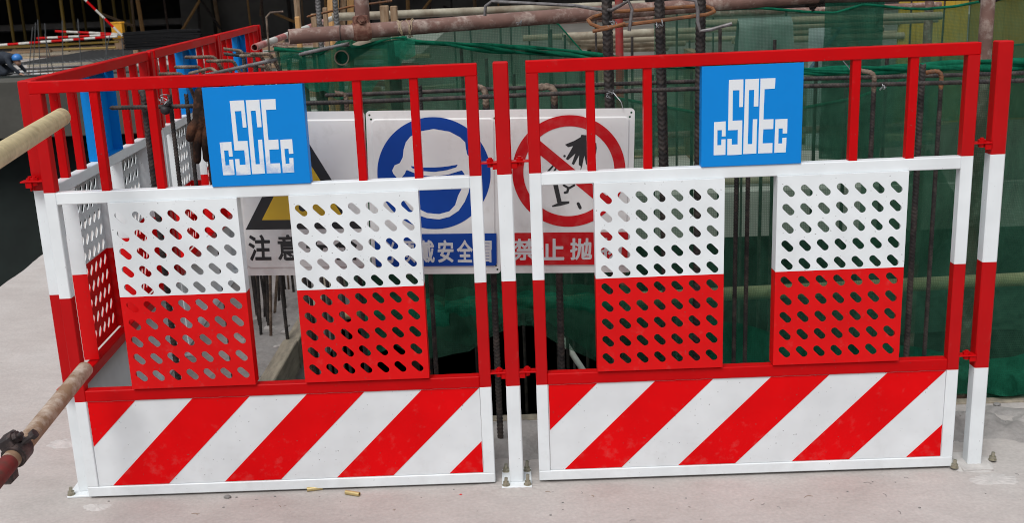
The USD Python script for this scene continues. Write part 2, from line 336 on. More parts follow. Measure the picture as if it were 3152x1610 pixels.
def netmat(name, col, opac, trans=.45, light=None):
    """woven safety mesh: open weave lets the view through, threads scatter light both ways"""
    light = light or tuple(np.array(col) * 2.0); col = tuple(np.array(col) * .62)
    nodes = {'tc': ('texture_coordinate', {}),
        'ms': ('mapping', {'scale': (3.0, 3.0, 1.0)}), 'n': ('noise_texture', {'scale': 4.0, 'detail': 10.0, 'roughness': .72, 'distortion': .6}), 'r': ('rgb_ramp', {'ramp': [(.32, col), (.68, light)]}),
        'mx': ('mapping', {'scale': (1, 1, 1)}),
        'w1': ('wave_texture', {'wave_type': 'bands', 'bands_direction': 'x', 'scale': 52.0, 'distortion': .6, 'detail': 1.0}),
        'w2': ('wave_texture', {'wave_type': 'bands', 'bands_direction': 'z', 'scale': 52.0, 'distortion': .6, 'detail': 1.0}),
        'mxx': ('math', {'math_type': 'maximum'}),
        'op': ('map_range', {'from_min': .2, 'from_max': .95, 'to_min': max(opac - .16, 0.02), 'to_max': min(opac + .14, 1), 'clamp': True}),
        'nz': ('noise_texture', {'scale': 3.2, 'detail': 4.0}), 'nr': ('map_range', {'from_min': .3, 'from_max': .7, 'to_min': -.12, 'to_max': .10, 'clamp': True}), 'ad': ('math', {'math_type': 'add', 'use_clamp': True}),
        'd': ('diffuse_bsdf', {}), 't': ('translucent_bsdf', {}), 'dt': ('mix_closure', {'fac': trans}), 'tr': ('transparent_bsdf', {'color': (.80, .95, .86)}), 'm': ('mix_closure', {})}
    return mat(name, nodes, [('tc.object', 'ms.vector'), ('ms.vector', 'n.vector'), ('n.fac', 'r.fac'), ('r.color', 'd.color'), ('r.color', 't.color'), ('d.BSDF', 'dt.closure1'), ('t.BSDF', 'dt.closure2'),
        ('tc.object', 'w1.vector'), ('tc.object', 'w2.vector'), ('w1.fac', 'mxx.value1'), ('w2.fac', 'mxx.value2'), ('mxx.value', 'op.value'), ('tc.object', 'nz.vector'), ('nz.fac', 'nr.value'), ('op.result', 'ad.value1'), ('nr.result', 'ad.value2'),
        ('ad.value', 'm.fac'), ('tr.BSDF', 'm.closure1'), ('dt.closure', 'm.closure2')], surface='m.closure')
netmat('net_green', (.018, .050, .032), .56); netmat('net_far', (.019, .058, .039), .52); netmat('net_bunch', (.010, .080, .046), .80); netmat('net_dense', (.009, .055, .034), .84)  # net_bunch paints the lit folds of the net as a brighter green
netmat('net_hem', (.010, .12, .068), .95); netmat('net_fold', (.014, .11, .068), .55)  # net_fold paints light on the upper left net as brighter green

# ================================================================ the ground, the openings and what lies below them
def edge_x(y): return -2.588 - 0.100 * (y - 2.457)            # lip of the slab along the big opening on the left
OPEN = sbox(-0.885, 0.50, 4.6, 4.2)                            # floor opening behind the barrier
lip = [(edge_x(y) + 0.004 * math.sin(7 * y) + 0.022 * (meshkit.fbm(np.array([[y * 4.0, 1.3, 0]]), 4, 2)[0] - .5), y) for y in np.arange(.4, 22.0, .05)]
JAG = lambda y: .03 * (meshkit.fbm(np.array([[y * 5.0, 1.3, 0]]), 4, 2)[0] - .5)
PIT = Polygon([(-40, .4)] + lip + [(edge_x(22), 60), (-40, 60)])
slab = sbox(-75, -20, 75, 110).difference(OPEN).difference(PIT)
v, f = prism(slab, -0.30, 0.0, lambda u, w, d: np.stack([u, w, d], 1))
obj('ground_slab', (v, f), MAT['slab_concrete'], kind='structure')
obj('darker_floor', cbox((-1.7, 6.2, -.01), (12, 38, .004), 0), MAT['floor_dark'], kind='structure')  # darker sheet laid over this part of the slab
obj('darker_floor', cbox((2.45, 4.25, -.01), (12, 6.199, .004), 0), MAT['floor_dark'], kind='structure')
obj('far_deck', MB().box((-40, 21.8, -1.62), (edge_x(22) - .02, 59.9, -.35), .02), MAT['beam_concrete'], kind='structure')
def shell(x0, x1, y0, y1, z0, z1):
    m = MB(); t = .2
    m.add(*cbox((x0, y0, z0 - t), (x1, y1, z0), 0)); m.add(*cbox((x0 - t, y0, z0), (x0, y1, z1), 0)); m.add(*cbox((x1, y0, z0), (x1 + t, y1, z1), 0))
    m.add(*cbox((x0, y0 - t, z0), (x1, y0, z1), 0)); m.add(*cbox((x0, y1, z0), (x1, y1 + t, z1), 0)); return m
obj('lower_floor_of_pit', shell(-41, -2.1, .3, 22.9, -7, -.32), MAT['pit_painted_shade'], kind='structure')
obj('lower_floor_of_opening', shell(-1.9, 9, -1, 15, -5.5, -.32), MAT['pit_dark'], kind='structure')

def heightfield(x0, x1, y0, y1, step, amp, seed, base=.004):
    xs, ys = np.arange(x0, x1 + 1e-6, step), np.arange(y0, y1 + 1e-6, step); X, Y = np.meshgrid(xs, ys, indexing='ij')
    P = np.stack([X * 9, Y * 9, X * 0], -1); h = meshkit.fbm(P, 5, seed); h2 = meshkit.fbm(P * 3.1, 3, seed + 9)
    e = np.minimum.reduce([X - x0, x1 - X, Y - y0, y1 - Y]); e = np.clip(e / .10 + .35 * (meshkit.noise(P * 1.3, seed + 4) - .5), 0, 1)
    Z = base + amp * np.clip(h - .38, 0, 1) * 2 * e + amp * .5 * (h2 - .5) * e - .010 * (1 - e)
    nx, ny = X.shape; i, j = np.meshgrid(np.arange(nx - 1), np.arange(ny - 1), indexing='ij'); a = (i * ny + j).ravel()
    return np.stack([X, Y, Z], -1).reshape(-1, 3), np.stack([a, a + ny, a + ny + 1, a + 1], 1)
obj('rough_concrete', heightfield(-1.18, -.90, .20, 4.4, .016, .030, 3), MAT['rough_concrete'], smooth=True, kind='structure')
obj('rough_concrete', heightfield(-.86, 2.6, .15, .472, .014, .050, 5), MAT['rough_concrete'], smooth=True, kind='structure')

# timber edging of the opening
t = thing('edge_timber', 'square timber batten lying along the left edge of the dark floor opening', 'timber', (0, 0, 0))
for k, (y0, y1) in enumerate(((.47, 1.30), (1.305, 2.62), (2.625, 4.0))):
    obj('timber_length', cbox((-.925 + .004 * k, y0, -.085), (-.865 + .003 * k, y1, .042 - .003 * k), .004), MAT['timber_weathered'], t)
obj('edge_timber', cbox((-.86, .475, -.07), (3.2, .515, .006), .003), MAT['timber_weathered'], label='low pale timber strip along the front edge of the dark opening', cat='timber')

# ================================================================ edge guard panels
HW = 0.59
S = 0.0325                                                      # width of the frame tube
def slots(x0, x1, z0, z1):
    p = sbox(x0, z0, x1, z1)
    cx = (x0 + x1) / 2; h = []
    for i in range(7):
        for j in range(10):
            x, z = cx + (i - 3) * .0477, .6025 + (j - 4.5) * .0505
            h.append(LineString([(x - .0072, z + .0072), (x + .0072, z - .0072)]).buffer(.0092, quad_segs=4))
    return p.difference(unary_union(h))
LOGO = dict(S=[(712,509),(803,509),(803,681),(779,681),(779,575),(738,575),(738,766),(800,766),(800,984),(707,984),(707,880),(735,880),(735,918),(773,918),(773,825),(710,825)],
    C=[(815,509),(902,509),(900,682),(872,682),(872,577),(840,577),(838,919),(866,919),(868,762),(895,762),(893,981),(809,981)],
    E=[(911,509),(1005,509),(1003,575),(938,575),(935,766),(999,766),(998,828),(935,828),(933,918),(996,918),(996,981),(905,981)],
    c=[(620,770),(695,768),(695,863),(671,863),(671,822),(642,822),(642,918),(668,918),(668,882),(695,882),(695,981),(620,981)],
    c2=[(1011,768),(1088,767),(1088,860),(1060,860),(1060,827),(1033,827),(1033,923),(1058,923),(1058,887),(1085,887),(1083,981),(1009,981)])
def guard_panel(label, loc, rz, logo, tabs=(1, -1), group=None):
    t = thing('safety_barrier', label, 'safety barrier', loc, rz, group)
    D = .0325
    obj('top_rail', cbox((-HW, 0, 1.168), (HW, D, 1.2), .002), MAT['red_paint'], t)
    obj('middle_rail', cbox((-HW + S, 0, .870), (HW - S, D, .9025), .002), MAT['white_paint'], t)
    obj('lower_rail', cbox((-HW + S, 0, .3005), (HW - S, D, .3335), .002), MAT['red_paint'], t)
    obj('bottom_rail', cbox((-HW, 0, .008), (HW, D, .038), .002), MAT['white_paint'], t)
    for s in (-1, 1):
        a, b = sorted((s * HW, s * (HW - S)))
        obj('stile', cbox((a, .0006, .0375), (b, D - .0006, 1.1685), .002), MAT['banded_paint'], t)
    for x in (-.422, -.272, .272, .422):
        obj('baluster', cbox((x - .0112, .004, .9015), (x + .0112, .0285, 1.1690), .0015), MAT['red_paint'], t)
    for s in (-1, 1):
        x0, x1 = sorted((s * .070, s * .418)); m = MB()
        m.add(*prism(slots(x0, x1, .338, .871), .0065, .0085, front))
        for lo, hi in (((x0, -.0065, .338), (x0 + .002, .036, .871)), ((x1 - .002, -.0065, .338), (x1, .036, .871)), ((x0 + .002, -.0065, .338), (x1 - .002, -.001, .340)), ((x0 + .002, -.0065, .869), (x1 - .002, .03, .871))):
            m.add(*cbox(lo, hi, 0))
        obj('perforated_plate', m, MAT['sheet_paint'], t)
    m = MB(); m.add(*cbox((-.132, -.004, .9032), (.132, -.002, 1.1672), .0005))
    for lo, hi in (((-.132, -.002, .9032), (-.130, .030, 1.1672)), ((.130, -.002, .9032), (.132, .030, 1.1672)), ((-.130, -.002, .9032), (.130, .030, .9052))): m.add(*cbox(lo, hi, 0))
    lp = obj('logo_plate', m, MAT['blue_paint'], t)
    for k, pts in LOGO.items():
        P = Polygon([((x - 541) / 642 * .264 - .132, 1.1672 - (y - 420) / 635 * .264) for x, y in pts])
        obj('logo_letter', prism(P, .0040, .0046, front), MAT[logo], lp)
    tb = obj('toe_board', cbox((-.5565, .0045, .0390), (.5565, .0075, .2995), 0), MAT['white_film'], t)
    for k in range(-1, 5):
        s0 = -.5555 + k * .325; s1 = s0 + .1625
        P = Polygon([(s0 + 0, 0), (s1 + 0, 0), (s1 + .4, .4), (s0 + .4, .4)]).intersection(sbox(-.5555, .0398, .5555, .2990))
        if P.area > 1e-4: obj('red_stripe', prism(P, -.0045, -.0036, front), MAT['red_film'], tb)
    for s in tabs:
        for z in (.934, .338):
            m = MB(); a, b = sorted((s * (HW - .002), s * (HW + .047)))
            m.add(*cbox((a, .001, z), (b, .030, z + .004), .001)); a, b = sorted((s * (HW + .030), s * (HW + .047)))
            m.add(*cbox((a, .004, z - .016), (b, .008, z), .001))
            hb = obj('hinge_bracket', m, MAT['red_paint'], t)
            m = MB(); c = (s * (HW + .024), .0145, z + .004); m.add(*hexnut(c, (0, 0, 1), .0105, .007)); m.add(*sweep(np.array([c, (c[0], c[1], c[2] + .011)]), .0055, 8)); m.add(*hexnut((c[0], c[1], z - .010), (0, 0, 1), .009, .009))
            obj('bolt', m, MAT['red_paint'], hb)
    return t
YL, YR = 0.0, 0.0
p_right = guard_panel('right front barrier panel with a clean blue logo plate and striped toe board', (.6554, 0, 0), .0005, 'logo_white')
guard_panel('left front barrier panel whose blue plate carries a smudged white logo', (-.6515, 0, -.001), .0022, 'logo_white_worn')

def copy_of(src, label, loc, rz, group=None):
    w = src.GetCustomData(); x = UsdGeom.Xform.Define(stage, path_for(re.sub(r'_\d{3}$', '', src.GetName()), None))
    x.GetPrim().GetReferences().AddInternalReference(src.GetPath()); x.ClearXformOpOrder()
    x.AddTranslateOp(opSuffix='c').Set(Gf.Vec3d(*map(float, loc))); x.AddRotateZOp(opSuffix='c').Set(math.degrees(rz)); x.GetPrim().SetInstanceable(True)
    return tag(x, label, w['category'], group)
ANG = -0.054; SD = np.array([math.sin(ANG), math.cos(ANG), 0]); SP = np.array([-1.281, 0, 0]); PITCH_S = 1.282
rz_s = -PI / 2 - ANG            # local -y (the front) turns towards -x
for k, lab in enumerate(('nearest side panel running back from the left corner of the barrier', 'middle panel of the side barrier row, seen past the hanging glove', 'farthest panel of the side barrier row, ending by the red and white pipe')):
    copy_of(p_right, lab, SP + SD * (.088 + HW + PITCH_S * k), rz_s)

# ================================================================ posts
def guard_post(label, loc, rz=0.0, cement=False, bolts=((-.031, -.018), (.031, -.018), (-.031, .075), (.031, .075)), cen=(0, .028)):
    t = thing('barrier_post', label, 'barrier post', loc, rz)
    obj('shaft', cbox((-.02, 0, .005), (.02, .04, 1.2), .003), MAT['banded_paint'], t)
    obj('base_plate', cbox((cen[0] - .043, cen[1] - .058, 0.0005), (cen[0] + .043, cen[1] + .062, .0065), .001), MAT['white_paint'] if not cement else MAT['cement_smear'], t)
    if cement:
        r = random.Random(5); a = np.linspace(0, 2 * PI, 40, endpoint=False); rr = .050 + .030 * meshkit.noise(np.stack([np.cos(a) * 2, np.sin(a) * 2, a * 0], 1), 3)
        V = [(0, .02, .010)]; F = []
        for q, (s, z) in enumerate(((.35, .0085), (.7, .0055), (1.0, .0006), (1.25, -.002))):
            V += [(s * rr[i] * math.cos(a[i]), .02 + s * rr[i] * math.sin(a[i]), z + (.0025 * meshkit.noise(np.array([[i * .7, q * 1.3, 0]]), 8)[0] if q < 2 else 0)) for i in range(40)]
        for i in range(40):
            F.append([0, 1 + i, 1 + (i + 1) % 40, 0])
            for q in range(3): F.append([1 + q * 40 + i, 41 + q * 40 + i, 41 + q * 40 + (i + 1) % 40, 1 + q * 40 + (i + 1) % 40])
        obj('cement_patch', (np.array(V), np.array(F)), MAT['cement_smear'], t, smooth=True)
    for k, (x, y) in enumerate(bolts):
        m = MB(); h = .012 + .008 * (k % 2)
        m.add(*sweep(np.array([(x, y, .0065), (x, y, .0085)]), .0115, 14)); m.add(*hexnut((x, y, .0085), (0, 0, 1), .0095, .009)); m.add(*sweep(np.array([(x, y, .0175), (x + .001, y, .0175 + h)]), .0052, 9))
        obj('anchor_bolt', m, MAT['zinc'], t)
    return t
guard_post('middle front post bolted to the slab between the two front panels', (0, 0, 0))
guard_post('right front post in a patch of cement beside the right panel', (1.3129, .0088, 0), 0, True, ((-.062, -.012), (.036, .075), (.064, .030)))
gl = guard_post('left corner post where front and side barrier rows meet', (-1.2655, .040, 0), .05, False, ((-.036, -.018), (-.030, .070), (.031, .075)), (-.002, .028))
m = MB(); m.add(*cbox((-.040, -.032, .931), (.010, -.002, .935), .001)); m.add(*cbox((-.022, -.014, .905), (-.018, -.002, .931), .001)); hb = obj('hinge_bracket', m, MAT['red_paint'], gl)
m = MB(); m.add(*hexnut((-.016, -.019, .935), (0, 0, 1), .0105, .007)); m.add(*sweep(np.array([(-.016, -.019, .942), (-.016, -.019, .947)]), .0055, 8)); m.add(*hexnut((-.016, -.019, .921), (0, 0, 1), .009, .009)); obj('bolt', m, MAT['red_paint'], hb)
for k, lab in enumerate(('side post between the first and second side panels', 'side post between the second and third side panels', 'last post at the far end of the side barrier row')):
    guard_post(lab, SP + SD * (1.318 - .02 + PITCH_S * k), rz_s)

# ================================================================ safety signs hung on the reinforcement behind the barrier
GLYPH = {'注':[[[5,89,5,91,8,96,11,98,13,98,33,88,34,87,34,83,32,81,32,80,59,80,55,90,52,93,52,96,60,100,63,100,70,90,74,80,96,80,98,77,98,69,96,67,70,67,71,49,93,49,94,48,94,37,92,36,71,36,70,15,99,15,100,13,100,3,98,2,28,2,26,4,26,12,28,15,57,15,57,36,35,36,34,38,34,47,35,49,57,49,57,67,31,67,30,68,30,77,26,76]],[[3,7,3,10,14,26,23,43,24,44,27,44,33,38,33,35,15,2,13,0,11,0]],[[0,60,0,63,5,69,7,70,23,62,28,58,28,56,23,48,20,48,14,52]]],'意':[[[2,6,0,9,7,17,14,28,15,29,14,62,15,63,2,64,2,74,3,75,25,75,23,80,7,81,6,90,8,91,43,91,42,94,42,98,53,100,56,96,59,91,93,91,94,90,94,81,79,80,76,75,98,75,100,73,100,66,98,64,86,63,87,62,87,29,86,28,98,14,99,11,99,8,98,7,91,4,89,4,88,5,82,14,74,24,76,28,58,28,65,22,69,22,76,19,78,17,77,9,75,5,71,2,69,1,39,0,31,2,28,4,26,8,26,23,16,7,11,2,7,3],[27,39,28,38,73,38,74,41,27,41],[27,52,73,51,74,52,27,53],[39,25,39,12,63,12,64,13,65,19,60,14,56,13,48,20],[38,79,40,75,61,75,63,80],[20,28,26,24,27,28]]],'安':[[[0,48,1,59,30,60,39,75,17,75,16,63,14,62,5,62,3,63,3,87,4,88,41,88,38,94,38,97,48,100,50,100,51,98,57,88,96,88,97,86,97,64,96,62,85,62,83,63,83,75,50,75,50,74,52,73,52,70,47,60,98,59,100,58,99,48,78,47,72,34,66,27,93,14,97,11,98,9,90,1,87,1,73,9,54,17,46,12,33,6,17,2,8,0,1,9,2,12,28,18,38,23,16,31,14,32,14,36,20,42,22,47,1,47],[34,39,37,37,52,32,59,41,62,47,40,47]]],'全':[[[0,56,1,59,15,66,31,79,42,91,48,99,50,100,57,96,58,95,58,91,66,82,81,70,99,59,100,58,100,55,98,53,94,47,91,47,84,52,82,48,57,48,57,37,82,36,83,35,84,27,82,24,57,24,57,13,94,12,95,10,95,1,93,0,6,1,5,2,5,11,7,12,43,13,43,24,20,24,18,26,18,35,19,36,43,36,43,48,19,48,17,52,8,47],[37,68,29,60,72,60,62,69,50,81]]],'必':[[[0,13,2,17,15,23,28,33,28,74,29,75,38,75,41,74,41,44,42,44,53,56,62,67,70,78,78,94,81,94,89,90,89,87,88,84,75,64,81,65,84,63,97,39,100,31,100,28,90,23,88,24,82,41,71,58,57,41,41,26,41,14,42,13,66,13,68,14,69,18,70,32,73,33,78,30,82,29,82,22,80,10,78,6,75,2,68,0,41,0,35,1,32,3,29,7,28,17,9,5,6,6]],[[28,91,29,94,33,99,36,100,61,82,64,79,64,77,58,69,55,69]],[[0,31,7,45,12,68,15,69,23,66,24,64,21,48,13,27,11,26,9,26]]],'须':[[[0,12,0,14,1,15,10,20,21,30,30,42,31,43,39,40,39,66,39,66,36,62,25,50,10,40,8,40,2,47,2,49,16,60,28,73,37,70,39,68,39,78,41,80,56,80,57,85,36,85,35,86,34,91,31,86,18,74,11,70,8,70,2,76,2,79,15,89,25,100,28,100,35,97,95,97,97,96,97,87,95,85,72,85,70,81,70,80,91,80,92,79,92,26,90,25,82,24,99,11,100,9,99,7,94,1,91,1,79,11,67,19,57,9,40,0,37,1,31,8,32,11,42,14,51,19,57,27,59,35,59,63,62,65,71,65,72,64,72,35,71,29,74,29,79,26,79,68,52,67,52,26,51,25,41,25,39,27,39,33,32,23,22,13,11,5,7,4]]],'戴':[[[0,70,0,77,2,79,26,79,26,80,7,81,7,90,8,91,26,91,26,98,28,100,38,99,39,98,39,91,57,91,58,90,59,98,61,100,69,100,72,98,72,95,75,97,78,97,80,96,92,85,93,81,91,79,96,79,98,77,98,70,96,68,73,68,74,52,76,44,79,52,81,64,84,65,92,64,93,62,92,54,89,40,81,23,84,16,87,14,88,15,90,26,93,26,100,21,99,13,96,5,92,2,84,1,79,4,72,11,66,6,59,1,57,1,53,6,47,2,45,2,32,14,32,18,30,18,30,15,16,3,11,0,8,2,3,6,3,8,4,10,12,15,15,17,3,18,1,19,1,27,6,29,4,31,4,37,7,39,6,66,8,68,2,68],[72,87,72,79,80,79],[58,68,59,66,58,39,60,38,60,30,59,29,62,27,63,21,67,26,62,45,60,67,59,68],[47,18,52,12,59,17],[57,80,39,80,39,80,59,79,59,82]]],'帽':[[[0,79,2,80,14,81,14,98,16,100,26,100,27,99,27,81,28,80,41,80,41,94,43,96,98,96,100,94,100,58,99,56,96,55,97,2,95,0,86,0,84,1,83,4,58,4,57,1,55,0,45,1,45,55,42,57,41,27,36,23,27,22,27,1,26,0,16,0,14,2,14,68,12,68,12,23,10,21,2,21,0,23],[55,58,54,56,88,56,86,58],[54,69,86,69,86,71,55,72],[54,83,86,82,86,85,55,85],[57,15,83,15,84,17,57,18],[57,29,83,28,84,31,57,31],[58,42,83,42,84,44,58,44,57,43],[27,69,27,34,29,34,30,68]]],'禁':[[[0,60,1,62,6,65,16,76,16,78,6,78,4,79,5,89,21,89,21,98,23,100,33,99,34,89,46,89,48,88,49,89,65,89,66,98,67,100,76,100,78,99,78,89,95,89,96,87,96,80,95,78,84,77,91,68,99,63,99,60,94,54,91,54,79,65,78,65,78,54,85,54,87,52,87,43,86,42,16,42,15,43,15,52,17,54,21,54,21,64,8,53,6,53],[52,54,65,54,66,65,57,58],[39,77,48,71,50,67,54,71,60,77,50,78,48,79,46,78],[34,67,33,54,48,54,43,61,41,61]],[[2,8,2,10,3,11,14,18,22,26,4,28,3,37,5,39,96,39,98,36,98,30,96,27,76,27,87,19,96,10,96,7,89,2,86,2,76,12,65,20,64,23,69,26,68,27,57,27,57,7,55,3,49,1,32,0,31,2,28,9,29,11,30,12,44,12,44,27,31,27,34,24,33,21,23,10,12,2,9,2]]],'止':[[[0,2,0,12,2,14,15,14,15,75,16,76,26,76,28,74,28,14,47,14,47,98,49,100,60,99,61,64,94,64,95,62,95,52,94,50,61,50,61,14,98,14,100,11,99,1,98,0,2,0]]],'抛':[[[0,44,1,47,11,51,11,67,2,68,2,78,3,79,11,80,11,99,12,100,22,100,23,99,23,80,30,79,32,74,37,75,37,98,39,99,48,99,50,97,49,75,62,74,62,78,64,81,70,81,71,99,72,100,81,100,82,98,82,81,94,81,96,78,95,37,93,25,96,23,99,23,100,21,98,8,95,4,90,2,62,2,58,3,54,6,53,8,52,15,52,62,50,62,48,43,46,27,42,16,36,6,31,0,29,1,23,6,19,2,17,1,6,1,5,2,3,10,5,12,11,13,11,36,3,35],[64,15,66,13,86,13,88,15,88,18,75,18,74,23,69,16,67,15,64,18],[79,45,76,29,82,29,83,31,84,54,84,68,81,67],[64,32,65,32,66,35,68,47,70,61,69,68,64,68],[23,10,24,10,27,14,31,21,34,32,36,44,37,62,30,63,29,67,23,67,23,55,30,56,32,56,33,55,34,46,31,44,23,41]]],'物':[[[0,56,5,76,7,93,9,94,17,93,19,91,20,98,21,100,31,100,32,99,32,80,33,79,42,79,43,73,47,82,52,97,53,100,62,99,64,97,61,83,99,82,100,73,97,29,95,16,92,7,88,3,85,2,69,1,67,3,66,7,65,10,65,12,66,14,80,13,81,16,85,37,86,65,86,65,80,45,73,27,62,11,52,2,50,2,43,6,42,7,42,10,47,14,54,21,63,35,69,48,73,63,75,70,71,70,68,59,62,45,56,35,46,24,43,23,36,28,36,31,44,39,48,46,55,57,59,71,55,70,51,61,44,52,45,43,32,38,32,1,31,0,21,0,20,2,19,34,7,30,4,30,1,39,1,41,2,43,20,48,20,66,15,66,10,52,7,51],[32,52,34,52,38,53,34,56,34,58,39,65,39,66,32,66],[19,90,18,79,19,79]]]}
def glyph(ch, cx, cz, w, h):
    P = []
    for rings in GLYPH[ch]:
        rr = [[(cx + (a[i] / 100 - .5) * w, cz + (a[i + 1] / 100 - .5) * h) for i in range(0, len(a), 2)] for a in rings]
        P.append(Polygon(rr[0], rr[1:]).buffer(0))
    return unary_union(P)
TILT = math.radians(1.8)
def sign(label, c):
    x = thing('safety_sign', label, 'safety sign', (c[0], .2, c[1])); UsdGeom.Xform(x).AddRotateYOp().Set(math.degrees(TILT))
    W2, H2 = .188, .2385
    def rr(w, h, r): return sbox(-w + r, -h + r, w - r, h - r).buffer(r, quad_segs=6)
    holes = unary_union([Point(sx * (W2 - dx), sz * (H2 - dz)).buffer(.0032, quad_segs=3) for sx in (-1, 1) for sz in (-1, 1) for dx, dz in ((.010, .012), (.014, .024))])
    b = obj('plate', prism(rr(W2, H2, .012).difference(holes), -.002, 0.0, front), MAT['sign_white'], x)
    # raised field with a bevelled edge
    a, bb = np.array(rr(W2 - .014, H2 - .022, .014).exterior.coords)[:-1], np.array(rr(W2 - .018, H2 - .026, .011).exterior.coords)[:-1]
    n = len(a); V = np.vstack([np.stack([a[:, 0], 0 * a[:, 0] - .0002, a[:, 1]], 1), np.stack([bb[:, 0], 0 * bb[:, 0] - .0040, bb[:, 1]], 1), [[0, -.0040, 0]]]); i = np.arange(n); j = (i + 1) % n
    F = np.vstack([np.stack([i, j, n + j], 1), np.stack([i, n + j, n + i], 1), np.stack([n + i, n + j, np.full(n, 2 * n)], 1)])
    obj('raised_field', (V, F), MAT['sign_white'], x)
    return x
def mark(s, name, P, m, layer=0): return obj(name, prism(P, .0040 + .0004 * layer + .0002, .0046 + .0004 * layer, front), MAT[m], s)

s1 = sign('warning sign with a black bordered yellow triangle, hung leftmost behind the barrier', (-.584, .833))
tri = lambda h, b, z: Polygon([(-b, z), (b, z), (0, h)])
mark(s1, 'black_triangle', tri(.200, .1685, -.0995).difference(tri(.141, .1195, -.0715)), 'sign_black'); mark(s1, 'yellow_triangle', tri(.141, .1195, -.0715), 'sign_yellow')
mark(s1, 'exclamation_mark', unary_union([Polygon([(-.012, .085), (.012, .085), (.006, -.012), (-.006, -.012)]), Point(0, -.036).buffer(.011)]), 'sign_black', 1)
for k, ch in enumerate('注意安全'): mark(s1, 'character', glyph(ch, -.131 + .0835 * k, -.154, .064, .078), 'sign_black')

s2 = sign('blue helmet sign with white characters on a blue band, behind the left panel', (-.204, .8215))
disc = Point(0, .0585).buffer(.1615, quad_segs=24)
hel = [(-.106,.0479),(-.1161,.0609),(-.1188,.0694),(-.1111,.0843),(-.0961,.0905),(-.0872,.1074),(-.0844,.1285),(-.0774,.1495),(-.0644,.1654),(-.0409,.1794),(.0024,.1865),(.047,.1786),(.076,.1628),(.0904,.148),(.093,.1269),(.0961,.1121),(.1086,.1),(.118,.088),(.1235,.072),(.121,.060),(.110,.049),(.098,.047),(.088,.055),(.080,.068),(.0682,.0648),(.04,.056),(.0024,.052),(-.0398,.0545),(-.066,.066),(-.078,.071),(-.083,.060),(-.092,.049)]
vis = [(-.0648,.0817),(-.0353,.0772),(.0027,.0769),(.0365,.0795),(.0682,.0848),(.0639,.0770),(.0363,.0690),(.0024,.0643),(-.0398,.0675),(-.0628,.0764)]
chin = [(.1029,.0300),(.0964,.0032),(.0854,-.0226),(.0679,-.0484),(.0419,-.0656),(.0118,-.0732),(-.0223,-.0694),(-.0468,-.0605),(-.070,-.044),(-.086,-.020),(-.094,.010),(-.098,.034),(-.086,.036),(-.080,.010),(-.072,-.013),(-.058,-.033),(-.0463,-.044),(-.0219,-.0564),(.0121,-.0597),(.0422,-.0517),(.0596,-.0332),(.0687,-.0052),(.0775,.0111),(.084,.034)]
mark(s2, 'blue_disc', disc, 'sign_blue'); mark(s2, 'helmet', Polygon(hel).buffer(.003).buffer(-.003), 'sign_white', 1); mark(s2, 'visor', Polygon(vis), 'sign_blue', 2); mark(s2, 'face_outline', Polygon(chin).buffer(.001), 'sign_white', 1)
band = unary_union([sbox(-.1765, -.16, .1765, -.117), sbox(-.1665, -.214, .1665, -.117), Point(.1665, -.204).buffer(.010), Point(-.1665, -.204).buffer(.010), sbox(-.1765, -.204, .1765, -.117)])
mark(s2, 'blue_band', band, 'sign_blue')
for k, ch in enumerate('必须戴安全帽'): mark(s2, 'character', glyph(ch, -.138 + .0555 * k, -.1695, .046, .068), 'sign_text', 1)

s3 = sign('red prohibition sign showing a black hand dropping tools, hung rightmost', (.1765, .810))
c3 = Point(.0033, .061); ring = c3.buffer(.1608, quad_segs=24).difference(c3.buffer(.1293, quad_segs=24))
sl = affinity.rotate(sbox(.0033 - .15, .061 - .0155, .0033 + .15, .061 + .0155), -40, origin=(.0033, .061)).intersection(c3.buffer(.14))
mark(s3, 'red_ring', unary_union([ring, sl]), 'sign_red', 1)
hand = [(.0379,.166),(.058,.1640),(.064,.150),(.080,.142),(.082,.128),(.078,.100),(.074,.078),(.068,.074),(.064,.080),(.063,.104),(.060,.088),(.058,.080),(.0530,.080),(.0500,.092),(.0470,.1065),(.0440,.092),(.0410,.0759),(.036,.062),(.0375,.0759),(.0314,.0802),(.0322,.1077),(.025,.094),(.0177,.0803),(.0113,.0835),(.0165,.098),(.0216,.1131),(.012,.104),(.0007,.0942),(-.0056,.0975),(.005,.116),(.0151,.1342),(.0005,.1312),(-.0079,.1387),(.018,.149),(.0359,.1593)]
mark(s3, 'hand', Polygon(hand).buffer(0), 'sign_black')
tool = [(-.0463,.048),(-.032,.048),(-.0268,.0198),(-.0168,-.0255),(.0053,-.0248),(.0053,-.0309),(-.0189,-.0376),(-.0431,-.0413),(-.0444,-.0373),(-.0287,-.0306),(-.0403,.02)]
mark(s3, 'hammer', unary_union([Polygon(tool), LineString([(-.062, .052), (-.014, .050)]).buffer(.006)]), 'sign_black')
bits = unary_union([LineString([(-.0552, .0629), (-.0426, .0768)]).buffer(.0028), LineString([(-.040, .060), (-.034, .070)]).buffer(.0025), LineString([(-.0107, .0219), (.004, .013), (.0189, .0216)]).buffer(.0032), LineString([(.002, .013), (-.0005, .002), (-.0075, .0003)]).buffer(.0035), LineString([(.031, -.0324), (.0365, -.0441)]).buffer(.0045), Point(-.0091, .1058).buffer(.0035)])
for b_ in bits.geoms: mark(s3, 'dropped_bit', b_, 'sign_black')
mark(s3, 'red_band', sbox(-.1755, -.2135, .1755, -.1165), 'sign_red')
for k, ch in enumerate('禁止抛物'): mark(s3, 'character', glyph(ch, -.1235 + .0835 * k - (.003 if k == 2 else 0), -.1665, .064, .065), 'sign_text', 1)

